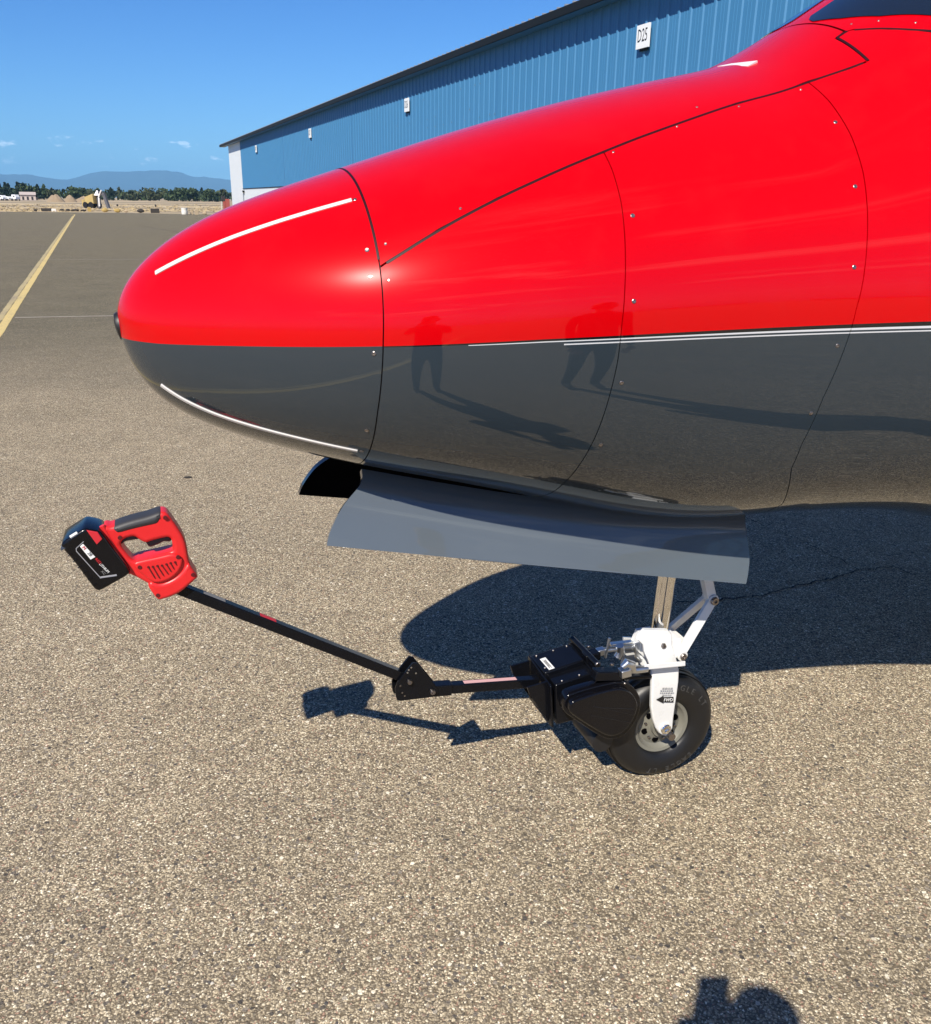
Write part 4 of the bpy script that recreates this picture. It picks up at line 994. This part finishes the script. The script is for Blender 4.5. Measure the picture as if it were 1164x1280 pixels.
arc_text('EAGLE LT', math.radians(-48), .146, .145); arc_text('EAGLE LT', math.radians(88), .146, .145)

# ------------------------------------------------------------------ electric tow tug
TO = Vector((1.15, 0, 0))
TUG = empty('tow_tug', W(TO), TH, 'battery powered aircraft tow tug with black folding arm clamped to the nose wheel', 'tow tug')
def T(o): o.location = o.location-TO; return o
tc0, tc1, tc2 = .019, .021, .021        # plane of the handle, of the hinge, of the gearbox
# power handle body
cN = tc0+.028
body = [(128, 661), (132, 658.5), (139, 660), (165, 651), (186, 646), (200, 641.2), (205, 641), (209.5, 643), (215, 650), (222.5, 660.6), (229.7, 672), (233.8, 684.3), (236, 700.8), (239, 708), (240.5, 716), (238, 724),
        (232, 731), (215, 735), (196, 736), (183.3, 729.7), (171, 722.8), (163.5, 719.2), (158.5, 719), (155, 706), (140, 681)]
hole = [(151.2, 683), (151.6, 678), (156, 674.2), (163, 672), (168.5, 671.5), (175, 676.4), (182, 680), (190, 676.8), (204, 673.3), (210.5, 672.3), (214.6, 675), (216.6, 686), (215.6, 689.6), (206, 693), (190, 697), (172, 701.6), (166.5, 701.4), (160, 695)]
PH = T(plate('power_handle', [pix_outline(smooth_poly(body, 2), cN), pix_outline(smooth_poly(hole, 2), cN)], tc0, .027, .009, TOOLRED, TUG, res=4, sharp=60))
PH['label'] = 'red power tool handle with black rubber grip at the end of the arm'
collar = [(188, 726), (200, 730), (214, 725), (226, 716), (235, 703), (240, 709.5), (247.2, 719.9), (246.5, 722.8), (241, 727.6), (226, 740.5), (212, 747), (199, 750.6), (195.5, 748), (191.5, 743), (184.5, 732.5)]
plate('motor_collar', [pix_outline(smooth_poly(collar, 1), cN)], tc0, .032, .009, TOOLRED, PH, res=4, sharp=60)
grip = [(138.5, 660.2), (150, 655.4), (166, 650.4), (186, 645.6), (198.5, 640.6), (202.5, 641.6), (202.4, 648.5), (200, 653.5), (196.5, 656.6), (180, 660), (161, 664.6), (147.5, 668.6), (142.5, 665.5)]
plate('grip', [pix_outline(smooth_poly(grip, 2), cN)], tc0, .030, .012, GRIP, PH, res=4, sharp=60)
trig = [(182, 680.5), (188, 677.2), (204, 673.6), (213, 672.2), (215.2, 679), (211.5, 680.6), (205, 680), (199, 683.4), (192.5, 686), (186.4, 687.4), (184.6, 685)]
plate('trigger', [pix_outline(smooth_poly(trig, 1), cN)], tc0, .012, .004, GRIP, PH)
lock = [(150.4, 683.5), (153, 676), (160, 672.4), (169, 670.4), (173.6, 676.4), (166, 677.4), (157.5, 679)]
plate('lock_off', [pix_outline(lock, cN)], tc0, .016, .003, GRIP, PH)
boss = [(166.8, 706.5), (168.5, 703), (176, 700.8), (200, 695.8), (216, 691.6), (224, 694.5), (229, 698.5), (228.2, 706.5), (222.5, 716.5), (212.5, 724.6), (198, 729.2), (189.5, 727.8), (179.5, 719.5), (170, 712)]
plate('motor_boss', [pix_outline(smooth_poly(boss, 2), cN+.004)], tc0, .0345, .006, TOOLRED, PH, res=4, sharp=60)
cB = cN+.0075
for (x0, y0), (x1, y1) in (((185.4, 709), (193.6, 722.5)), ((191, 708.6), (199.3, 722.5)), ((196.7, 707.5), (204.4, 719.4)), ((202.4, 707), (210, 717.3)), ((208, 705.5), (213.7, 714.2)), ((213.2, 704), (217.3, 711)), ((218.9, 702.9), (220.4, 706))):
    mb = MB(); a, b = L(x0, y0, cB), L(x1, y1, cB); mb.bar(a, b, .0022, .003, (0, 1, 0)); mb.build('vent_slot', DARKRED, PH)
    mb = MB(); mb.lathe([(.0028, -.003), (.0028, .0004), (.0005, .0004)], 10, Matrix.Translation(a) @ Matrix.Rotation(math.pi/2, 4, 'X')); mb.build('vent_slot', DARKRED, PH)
for x, y, c in ((206.5, 647.4, cN+.0035), (149.8, 672.4, cN+.0035), (174.6, 709.2, cB), (222.5, 696.6, cB), (197.4, 744.2, cN+.005), (241.2, 718.6, cN+.005)):
    mb = MB(); mb.lathe([(.0046, -.004), (.0046, .0006), (.0036, .0009), (.0034, .0002), (.0003, .0002)], 14, Matrix.Translation(L(x, y, c)) @ Matrix.Rotation(math.pi/2, 4, 'X')); mb.build('screw', DARKRED, PH)
# seam ridge on the red collar
for pts in ([(127.5, 657), (140, 679.5), (162.5, 715.5)],):
    mb = MB(); mb.tube([L(x, y, cN-.006) for x, y in pts], .0065, 10); mb.build('battery_rail', TOOLRED, PH)
# battery
cBt = tc0+.046
bat = [(76.6, 681), (79, 677.4), (92, 669.2), (104.8, 661.2), (110, 661.4), (124.5, 664.6), (128.5, 667.5), (140, 684), (163.5, 714.6), (159.5, 719.6), (139, 731.4), (125.5, 738.8), (121.5, 738.6), (117.8, 736.4), (104, 718), (92.3, 702), (77.2, 685)]
BAT = T(plate('battery', [pix_outline(smooth_poly(bat, 1), cBt)], tc0, .046, .006, BLACKM, TUG, res=3, sharp=50))
BAT['label'] = 'black slide-on battery pack with red and white lettering'
rbt = [(108.2, 662.6), (122, 665), (128, 673.4), (121, 680.6)]
plate('release_button', [pix_outline(rbt, cBt)], cBt, .0022, .0012, PRINTR, BAT)
def bat_mtx(px, py, ang_px):
    p = L(px, py, cBt+.0008); a = L(px+ang_px[0], py+ang_px[1], cBt)-L(px, py, cBt); x_ = Vector((a.x, 0, a.z)).normalized(); n_ = Vector((0, -1, 0)); y_ = n_.cross(x_)
    return Matrix.Translation(p) @ Matrix((x_, y_, n_)).transposed().to_4x4()
logo = [(103.7, 679.8), (119.2, 696), (113.3, 699.4), (100, 683)]
plate('logo_plate', [pix_outline(logo, cBt)], cBt, .0009, .0003, PRINTW, BAT, smooth=False)
text_mesh('lettering', 'M', .0105, bat_mtx(105.0, 685.0, (15, 15.5)) @ Matrix.Translation((0, 0, .0006)), PRINTR, BAT, sx=1.0)
text_mesh('lettering', '28', .0105, bat_mtx(112.3, 692.6, (15, 15.5)) @ Matrix.Translation((0, 0, .0006)), PRINTK, BAT, sx=1.0)
text_mesh('lettering', 'RED', .0085, bat_mtx(122.8, 701.5, (12, 12)), PRINTR, BAT, sx=1.1)
text_mesh('lettering', 'LITHIUM', .0085, bat_mtx(130.4, 710.2, (11.5, 11.5)), PRINTW, BAT, sx=.9)
text_mesh('lettering', 'XC', .0085, bat_mtx(129.3, 716, (11.5, 11.5)), PRINTG, BAT)
GL = mat('battery_grey_line', (.30, .30, .32), .45)
for k, (a, b, w_) in enumerate((((104.6, 676.9), (95.3, 685.6), .0016), ((95.3, 685.6), (95.6, 689), .0018), ((95.6, 689), (125, 721.5), .0018), ((125, 722), (146, 719), .0045))):
    mb = MB(); mb.bar(L(*a, cBt+.0005), L(*b, cBt+.0005), .001, w_, (0, 1, 0)); mb.bar(L(*a, cBt+.0005), L(*b, cBt+.0005), w_, .0012, (0, 1, 0)); mb.build('trim_line', GL, BAT, smooth=False)
# top slab with the sky's sheen put into its blue-grey colour; charge window
mb = MB(); a, b = L(78, 678, tc0), L(104, 661.6, tc0); mb.hexa([a+Vector((0, -.0465, -.004)), b+Vector((0, -.0465, -.004)), b+Vector((0, .04, -.004)), a+Vector((0, .04, -.004)), a+Vector((0, -.044, .004)), b+Vector((0, -.044, .004)), b+Vector((0, .04, .004)), a+Vector((0, .04, .004))]); mb.build('top_sheen', mat('battery_top_sheen', (.030, .034, .045), .3, coat=.3), BAT, bevel=.0015)
mb = MB(); a, b = L(88, 672.4, cBt), L(97, 666.8, cBt); mb.bar(a+Vector((0, -.0006, .002)), b+Vector((0, -.0006, .002)), .0015, .006, (0, 1, 0)); mb.bar(a+Vector((0, -.0006, .002)), b+Vector((0, -.0006, .002)), .007, .0014, (0, 1, 0)); mb.build('charge_label', PRINTW, BAT)
mb = MB()
for k in range(6):
    a = L(85+k*6.2, 695+k*7.4, cBt); b = L(92+k*6.2, 691.2+k*7.4, cBt); mb.bar(a, a.lerp(b, .8), .0015, .0032, (0, 1, 0))
mb.build('grip_ribs', BLACKM, BAT)
# arm, hinge bracket, lower arm
h0, h1 = L(233, 738.5, tc0), L(505, 845.5, tc1)
mb = MB(); mb.bar(h0-(h1-h0).normalized()*.03, h1, .0265, .0265); T(mb.build('handle_tube', BLACKP, TUG, bevel=.002))
d_ = (h1-h0).normalized(); sd_ = d_.cross(Vector((0, 0, 1))).normalized(); u_ = sd_.cross(d_)
for t0, t1, m_ in ((.06, .15, PRINTG), (.30, .37, PRINTR)):
    mb = MB(); mb.bar(h0.lerp(h1, t0)+u_*.0136, h0.lerp(h1, t1)+u_*.0136, .016, .0008); T(mb.build('arm_decal', m_, TUG, smooth=False))
br = [(516, 828.3), (521.5, 829.2), (533, 843), (546.7, 859.5), (548, 864), (547.4, 868), (541, 871), (520, 873.6), (500, 876), (496.4, 875), (495, 871), (494.2, 860), (497, 852.6), (505, 842)]
for cc in (-.019, .019):
    T(plate('hinge_plate', [pix_outline(br, tc1+.02)], tc1+cc, .0028, .001, BLACKP, TUG))
for x, y, r_ in ((541, 865.2, .0078), (512.2, 852.6, .0070)): T(bolt('hinge_bolt', L(x, y, tc1+.027), r_, .006, STEEL, TUG))
for x, y in ((514.3, 834.5), (511, 837.6), (509.5, 841), (520, 841.6), (500.6, 857.4), (503, 866), (506, 870)):
    mb = MB(); mb.lathe([(.0026, -.001), (.0026, .0005), (.0003, .0005)], 10, Matrix.Translation(L(x, y, tc1+.0222)) @ Matrix.Rotation(math.pi/2, 4, 'X')); T(mb.build('pin_hole', ALU if y < 845 else STEEL, TUG))
l0, l1 = L(535, 861.5, tc1), L(672, 851.5, tc2)
mb = MB(); mb.bar(l0, l1, .026, .028); T(mb.build('lower_arm', BLACKP, TUG, bevel=.002))
mb = MB(); mb.bar(l0.lerp(l1, .0), l0.lerp(l1, .2), .032, .034); T(mb.build('arm_sleeve', BLACKP, TUG, bevel=.002))
d_ = (l1-l0).normalized(); u_ = d_.cross(Vector((0, 0, 1))).normalized().cross(d_)
mb = MB(); mb.bar(l0.lerp(l1, .31)+u_*.0145, l0.lerp(l1, .79)+u_*.0145, .015, .0008); T(mb.build('arm_sticker', STICKER, TUG, smooth=False))
# gearbox: a box across the arm, with a lower near step, plates and bolts
gn, gf = .098, -.062
def gp(x, y, c): return L(x, y, c)
nbl, nbr_ = gp(692, 907, gn), gp(744, 893, gn)
ntl, ntr = gp(690.5, 857, gn), gp(741, 840, gn)
def fary(v): return Vector((v.x, -gf, v.z))
mid_c = .045
def atc(v, c, dz=0): return Vector((v.x, -c, v.z+dz))
mb = MB(); mb.hexa([atc(nbl, mid_c), atc(nbr_, mid_c), atc(nbr_, gf), atc(nbl, gf), atc(ntl, mid_c, .012), atc(ntr, mid_c, .012), atc(ntr, gf, .012), atc(ntl, gf, .012)]); GBX = T(mb.build('gearbox', BLACKP, TUG, bevel=.004))
mb = MB(); i_ = .010
mb.hexa([atc(nbl, gn)+Vector((i_, 0, 0)), atc(nbr_, gn)+Vector((.03, 0, 0)), atc(nbr_, mid_c-.003)+Vector((.03, 0, 0)), atc(nbl, mid_c-.003)+Vector((i_, 0, 0)), atc(ntl, gn)+Vector((i_, 0, 0)), atc(ntr, gn)+Vector((.03, 0, 0)), atc(ntr, mid_c-.003)+Vector((.03, 0, 0)), atc(ntl, mid_c-.003)+Vector((i_, 0, 0))]); T(mb.build('side_housing', BLACKP, TUG, bevel=.004))
# end plates, slightly larger than the box
for v0, v1, dx in ((nbl, ntl, -.004), (nbr_, ntr, .004)):
    mb = MB(); mb.hexa([atc(v0, gn+.003)+Vector((dx-.003, 0, -.004)), atc(v0, gn+.003)+Vector((dx+.003, 0, -.004)), atc(v0, gf-.003)+Vector((dx+.003, 0, -.004)), atc(v0, gf-.003)+Vector((dx-.003, 0, -.004)),
                        atc(v1, gn+.003)+Vector((dx-.003, 0, -.002)), atc(v1, gn+.003)+Vector((dx+.003, 0, -.002)), atc(v1, gf-.003)+Vector((dx+.003, 0, .014)), atc(v1, gf-.003)+Vector((dx-.003, 0, .014))]); T(mb.build('end_plate', BLACKP, TUG, bevel=.0015))
# slanted guard at the arm side
mb = MB(); g0 = atc(nbl, .035, .02)+Vector((-.012, 0, 0)); g1 = atc(ntl, .035, -.015)+Vector((-.055, 0, 0))
for c_ in (gf+.01, .075):
    mb = MB(); mb.add([atc(nbl, c_, .006)+Vector((-.008, 0, 0)), atc(ntl, c_, .004)+Vector((-.008, 0, 0)), atc(ntl, c_, -.004)+Vector((-.07, 0, 0)), atc(ntl, c_, -.03)+Vector((-.062, 0, 0)),
            atc(nbl, c_+.005, .006)+Vector((-.008, 0, 0)), atc(ntl, c_+.005, .004)+Vector((-.008, 0, 0)), atc(ntl, c_+.005, -.004)+Vector((-.07, 0, 0)), atc(ntl, c_+.005, -.03)+Vector((-.062, 0, 0))],
           [(0, 1, 2, 3), (7, 6, 5, 4), (0, 4, 5, 1), (1, 5, 6, 2), (2, 6, 7, 3), (3, 7, 4, 0)])
    T(mb.build('gusset', BLACKP, TUG, smooth=False))
def head(p, r=.0042): 
    mb = MB(); mb.lathe([(r, -.003), (r, .0012), (r*.7, .0026), (r*.1, .0028)], 10, Matrix.Translation(p)); return T(mb.build('bolt_head', STEEL, TUG))
for f in (.12, .55, .9):
    head(atc(ntl.lerp(ntr, f), gf+.012, .0128)); head(atc(ntl.lerp(ntr, f), gn-.010, .0010)+Vector((.02, 0, 0)))
head(atc(ntl, .02, .013)+Vector((.012, 0, 0)))
# white maker's label on the gearbox top
mb = MB(); a = ntl.lerp(ntr, .13); b = ntl.lerp(ntr, .27); mb.hexa([atc(a, .038, .0122), atc(b, .038, .0122), atc(b, -.028, .0122), atc(a, -.028, .0122), atc(a, .038, .0130), atc(b, .038, .0130), atc(b, -.028, .0130), atc(a, -.028, .0130)]); T(mb.build('label_plate', PRINTW, TUG, smooth=False))
mb = MB()
for k in range(5): mb.box(atc(a.lerp(b, .25+.11*k), .005+.004*(k % 2), .0134), (.0016, .052-.008*(k % 3), .0005))
o = T(mb.build('label_print', PRINTG, TUG, smooth=False)); o['kind'] = 'stuff'
# upright cross bar plate in front of the tyre
ca, cb_ = L(714.5, 800.5, gf-.0), L(749, 829, gn)
cb_ = Vector((cb_.x, -gn, cb_.z)); xm = (ca.x+cb_.x)/2; zm_ = (ca.z+cb_.z)/2
mb = MB(); mb.hexa([Vector((xm-.006, -gn+.004, zm_-.062)), Vector((xm+.006, -gn+.004, zm_-.062)), Vector((xm+.006, -gf, zm_-.062)), Vector((xm-.006, -gf, zm_-.062)), Vector((xm-.006, -gn+.004, zm_)), Vector((xm+.006, -gn+.004, zm_)), Vector((xm+.006, -gf, zm_)), Vector((xm-.006, -gf, zm_))]); T(mb.build('cross_plate', BLACKP, TUG, bevel=.001))
mb = MB(); mb.tube([(xm, -gf+.004, zm_), (xm, -gn, zm_)], .0095, 16); T(mb.build('cross_bar', BLACKP, TUG)); T(bolt('bar_end', Vector((xm, -gn-.002, zm_)), .0088, .004, STEEL, TUG, hole=False))
mb = MB(); mb.tube([(xm, -gf, zm_), (xm, -gf+.012, zm_)], [.0085, .003], 12); T(mb.build('bar_end', STEEL, TUG))
# clamp rods: far rod with T-bar and jaw, near rod with flat axle arm across the fork
fc = .035
def seg(px, c): return [L(x, y, c) for x, y in px]
r_ = seg([(744, 816), (753, 813.5), (800, 808.5)], fc)
mb = MB(); mb.bar(*seg([(746.5, 815.6), (755.5, 813)], fc), .022, .020); T(mb.build('rod_nut', ALU, TUG, bevel=.002))
mb = MB(); mb.tube(seg([(753, 813.2), (798, 807.8)], fc), .0085, 14); T(mb.build('clamp_rod', ALU, TUG))
mb = MB(); mb.tube(seg([(761.8, 797.5), (760, 808), (756.5, 822)], fc+.012), .0042, 10); T(mb.build('tommy_bar', ALU, TUG))
mb = MB(); mb.tube(seg([(775, 807), (776.5, 815), (772, 822)], fc+.004), [.013, .014, .013], 14); T(mb.build('rod_collar', ALU, TUG))
mb = MB(); mb.bar(*seg([(763, 806), (802, 801.5)], fc-.03), .02, .010); T(mb.build('far_arm', ALU, TUG, bevel=.002))
jaw = seg([(798.5, 803), (800.5, 822)], fc+.01); mb = MB(); mb.bar(*jaw, .03, .006, (0, 1, 0)); T(mb.build('clamp_jaw', ALU, TUG, bevel=.001)); mb = MB(); mb.bar(*seg([(796, 822.5), (812, 821.5)], fc+.01), .03, .007); T(mb.build('clamp_jaw', ALU, TUG, bevel=.001))
mb = MB(); mb.lathe([(.011, -.01), (.015, -.008), (.015, .008), (.011, .01)], 18, Matrix.Translation(L(803.5, 808.5, fc)) @ Matrix.Rotation(math.pi/2, 4, 'Y')); T(mb.build('rubber_pad', RUBBERB, TUG))
nc = .165
mb = MB(); mb.bar(*seg([(775, 842), (787, 838.5)], nc), .026, .024); T(mb.build('rod_nut', ALU, TUG, bevel=.002))
mb = MB(); mb.tube(seg([(778, 834), (783, 828.5), (790, 831), (792, 838)], nc+.004), [.008, .013, .013, .009], 14); T(mb.build('rod_collar', ALU, TUG))
mb = MB(); mb.tube(seg([(787, 838), (796, 837), (809, 836)], nc), [.009, .012, .0095], 14); T(mb.build('clamp_rod', ALU, TUG))
mb = MB(); mb.hexa([*(L(x, y, nc+.004) for x, y in ((806, 837.6), (857, 832.6))), *(L(x, y, nc-.018) for x, y in ((857, 832.6), (806, 837.6))), *(L(x, y, nc+.004) for x, y in ((806, 830.8), (857, 826.2))), *(L(x, y, nc-.018) for x, y in ((857, 826.2), (806, 830.8)))]); T(mb.build('axle_arm', mat('sunlit_arm', (.74, .74, .73), .35, vary=(40, .05)), TUG, bevel=.002))  # bare aluminium arm; the sun on it is put into the white colour
# black brackets between box and rods
mb = MB(); mb.bar(*seg([(742, 843), (777, 842.5)], nc-.02), .032, .030); T(mb.build('rod_socket', BLACKP, TUG, bevel=.003)); mb = MB(); mb.bar(*seg([(730, 822), (748, 817)], fc), .034, .026); T(mb.build('rod_socket', BLACKP, TUG, bevel=.003))
mb = MB(); mb.bar(*seg([(752, 846), (812, 843.5)], nc-.035), .03, .010); T(mb.build('rod_guard', BLACKP, TUG, bevel=.002))
head(L(765, 830, nc-.02), .006); head(L(736, 808, fc), .005)
# moulded gear cover beside the tyre
cv = .165
flange = [(704.5, 885), (705.5, 877), (709.5, 870), (716, 866.5), (742, 858.6), (768, 852.8), (781, 852.6), (790, 856.5), (798, 866), (801.6, 876), (801, 886), (797, 897), (790.5, 909), (783, 917.5), (773, 923.8), (762, 925), (752, 921.5), (740, 914), (714, 896.5), (706.5, 891)]
face = [(712, 886), (714, 879.5), (719, 875.5), (742, 867.5), (770, 860.5), (781, 861), (790, 866), (796.5, 875), (798.5, 884), (794.5, 896), (787.5, 908), (779.5, 916.5), (768, 921.4), (758, 920.3), (744, 912.5), (719, 896.5), (713, 891)]
T(plate('cover_flange', [pix_outline(smooth_poly(flange, 2), cv)], cv-.018, .018, .004, BLACKM, TUG, res=3))
CVR = T(plate('gear_cover', [pix_outline(smooth_poly(face, 2), cv+.022)], cv+.006, .016, .007, BLACKM, TUG, res=4, sharp=60))
for a, b in (((741, 882.5), (790, 893)), ((738, 894), (788, 903)), ((746, 884.5), (792, 886))):
    mb = MB(); mb.tube([L(*a, cv+.0215), L(*b, cv+.0215)], [.0012, .0016], 8); mb.build('moulded_rib', BLACKM, CVR)
head(L(781, 854, cv+.001), .004); mb = MB(); mb.lathe([(.004, -.003), (.004, .001), (.001, .0025)], 10, Matrix.Translation(L(704.5, 878, cv-.02)) @ Matrix.Rotation(math.pi/2, 4, 'X')); T(mb.build('bolt_head', STEEL, TUG))
mb = MB(); rl = Vector((ws-.215, 0, .175)); mb.tube([(rl.x, -.115, rl.z), (rl.x, .02, rl.z)], .035, 24); T(mb.build('drive_roller', RUBBERB, TUG))
mb = MB(); mb.bar(*seg([(720, 880), (760, 872)], cv-.045), .03, .06); T(mb.build('gear_case', BLACKP, TUG, bevel=.004))

# ------------------------------------------------------------------ photographer (outside the frame, seen by the shadow and the reflections)
HEAD = ground_at(952, 1306)+Vector((-.362, -.906, 1))*1.72; PXO = Vector((HEAD.x, HEAD.y-.03, 0))
PX = empty('person', PXO, .0, 'person holding a phone, seen only as the shadow at the lower right', 'person')
SKIN = mat('skin', (.52, .30, .22), .5); SHIRT = mat('navy_shirt', (.05, .07, .11), .85, bump=(60, .3, .004)); JEANS = mat('blue_jeans', (.06, .085, .15), .9, bump=(80, .3, .003)); HAIR = mat('dark_hair', (.03, .022, .018), .6); SHOE = mat('dark_shoe', (.03, .03, .032), .6)
def skin_obj(name, verts, edges_, radii, mats, parent, root=0, sub=2, zones=None):
    me = bpy.data.meshes.new(name); me.from_pydata(verts, edges_, []); o = bpy.data.objects.new(name, me); C.objects.link(o)
    o.modifiers.new('skin', 'SKIN'); me.skin_vertices[0].data[root].use_root = True
    for i, r in enumerate(radii): me.skin_vertices[0].data[i].radius = r if isinstance(r, tuple) else (r, r)
    sb = o.modifiers.new('sub', 'SUBSURF'); sb.levels = sub; sb.render_levels = sub
    m2 = bpy.data.meshes.new_from_object(o.evaluated_get(bpy.context.evaluated_depsgraph_get())); bpy.data.objects.remove(o); bpy.data.meshes.remove(me)
    m2.materials.clear()
    for m in mats: m2.materials.append(m)
    if zones:
        for p in m2.polygons: p.material_index = zones(p.center)
    m2.polygons.foreach_set('use_smooth', [True]*len(m2.polygons)); m2.name = name
    r = bpy.data.objects.new(name, m2); C.objects.link(r); r.parent = parent; return r
def make_person(PX, arms_up, SHIRT, JEANS):
    if arms_up:
        phone = Vector((-.024, -.03, EYE))-PXO; rw = phone+Vector((.052, -.02, -.125)); lw = phone+Vector((-.047, -.02, -.14)); el = (Vector((.20, .03, 1.22)), Vector((-.24, .04, 1.22)))
    else:
        rw = Vector((.22, .10, .90)); lw = Vector((-.22, .08, .90)); el = (Vector((.21, -.02, 1.14)), Vector((-.21, -.03, 1.14)))
    V = [(0, 0, .93), (0, -.01, 1.10), (0, 0, 1.28), (0, -.01, 1.42), (0, 0, 1.50), (0, .02, 1.57), (0, .03, 1.655), (0, .02, 1.71),
         (.17, -.01, 1.40), tuple(el[0]), tuple(rw), (-.17, -.01, 1.40), tuple(el[1]), tuple(lw),
         (.10, 0, .86), (.11, .02, .48), (.115, -.02, .09), (.125, .13, .04), (-.10, 0, .86), (-.12, .02, .48), (-.125, -.02, .09), (-.135, .13, .04)]
    V = [tuple(Vector((v[0], v[1], v[2]*1.045))) if i not in (10, 13) else v for i, v in enumerate(V)]
    E_ = [(0, 1), (1, 2), (2, 3), (3, 4), (4, 5), (5, 6), (6, 7), (3, 8), (8, 9), (9, 10), (3, 11), (11, 12), (12, 13), (0, 14), (14, 15), (15, 16), (16, 17), (0, 18), (18, 19), (19, 20), (20, 21)]
    RR = [(.155, .11), (.15, .105), (.165, .115), (.13, .09), .055, .06, .085, .06, .062, .045, .028, .062, .045, .028, .085, .058, .042, .035, .085, .058, .042, .035]
    def zone(c):
        if c.z < .10: return 3
        if c.z < 1.02: return 1
        if c.z > 1.57 and abs(c.x) < .12 and c.y < .14: return 2
        if c.y > .10 and c.z > 1.42: return 2
        return 0
    skin_obj('body', V, E_, RR, [SHIRT, JEANS, SKIN, SHOE], PX, 0, 2, zone)
    hb = MB(); hb.lathe([(.005, .125), (.045, .118), (.078, .09), (.094, .045), (.097, .0), (.085, -.05)], 24, Matrix.Translation((0, .012, 1.73)) @ Matrix.Diagonal((.92, 1.05, 1, 1))); hb.build('hair', HAIR, PX)
    fc_ = MB(); fc_.lathe([(.016, 0), (.010, .02), (.004, .028)], 10, Matrix.Translation((0,   .105, 1.72)) @ Matrix.Rotation(-math.pi/2, 4, 'X')); fc_.build('nose', SKIN, PX)
    for sx in (-1, 1):
        q = MB(); q.lathe([(.012, -.004), (.010, .004), (.002, .007)], 12, Matrix.Translation((sx*.033, .102, 1.747)) @ Matrix.Rotation(-math.pi/2, 4, 'X')); q.build('eye', PRINTW, PX)
        q = MB(); q.lathe([(.028, -.008), (.03, 0), (.02, .01)], 12, Matrix.Translation((sx*.088, .01, 1.73)) @ Matrix.Rotation(math.pi/2, 4, 'Y') @ Matrix.Diagonal((1, .6, 1, 1))); q.build('ear', SKIN, PX)
    def hand(w_, sgn):
        d_ = 1 if arms_up else -1
        palm = w_+Vector((0, .015, .055*d_)); V = [tuple(w_), tuple(w_+Vector((0, .006, .03*d_))), tuple(palm)]; E = [(0, 1), (1, 2)]; R = [.022, (.03, .017), (.034, .016)]
        o = skin_obj('hand', V, E, R, [SKIN], PX)
        for k in range(4):
            b = palm+Vector((-sgn*.012, 0, .018-.019*k)); l = (.07, .078, .074, .058)[k]
            skin_obj('finger', [tuple(b), tuple(b+Vector((-sgn*.012, .022, .004))), tuple(b+Vector((-sgn*.012-sgn*l*.45, .030, .004))), tuple(b+Vector((-sgn*.012-sgn*l*.8, .026, .002)))], [(0, 1), (1, 2), (2, 3)], [.0095, .009, .0085, .007], [SKIN], PX, sub=1)
        b = w_+Vector((-sgn*.015, .012, .03)); skin_obj('thumb', [tuple(b), tuple(b+Vector((-sgn*.018, -.012, .025))), tuple(b+Vector((-sgn*.03, -.010, .055)))], [(0, 1), (1, 2)], [.012, .011, .0085], [SKIN], PX, sub=1)
    hand(rw, 1); hand(lw, -1)
make_person(PX, True, SHIRT, JEANS)
ONL = empty('person', (1.60, -.26, 0), .12, 'second person with arms hanging down, seen only as the right-hand reflection in the grey paint', 'person')
make_person(ONL, False, mat('dark_jacket', (.03, .032, .036), .85), mat('dark_trousers', (.035, .036, .045), .9))
pm = MB(); pm.box((0, 0, 0), (.076, .008, .15)); ph = pm.build('smartphone', BLACKM, None, bevel=.003); ph.location = (-.024, -.030, EYE-.048); ph.rotation_euler = (-PITCH*.0, 0, 0)
props(ph, 'dark smartphone held up in both hands by the photographer', 'phone')

# ------------------------------------------------------------------ air
hz = MB(); hz.box((0, 0, 0), (46000, 46000, 702)); hb_ = hz.mesh('haze')
hm = bpy.data.materials.new('haze_air'); hm.use_nodes = True; hn_ = hm.node_tree; hn_.nodes.clear(); ho = hn_.nodes.new('ShaderNodeOutputMaterial'); hv = hn_.nodes.new('ShaderNodeVolumePrincipled')
hv.inputs['Color'].default_value = (.27, .62, 1, 1); hv.inputs['Density'].default_value = 7.5e-5; hv.inputs['Anisotropy'].default_value = -.15
hn_.links.new(hv.outputs[0], ho.inputs['Volume'])
HZ = link('haze', hb_, hm, smooth=False, loc=(0, 0, 339)); props(HZ, kind='stuff')
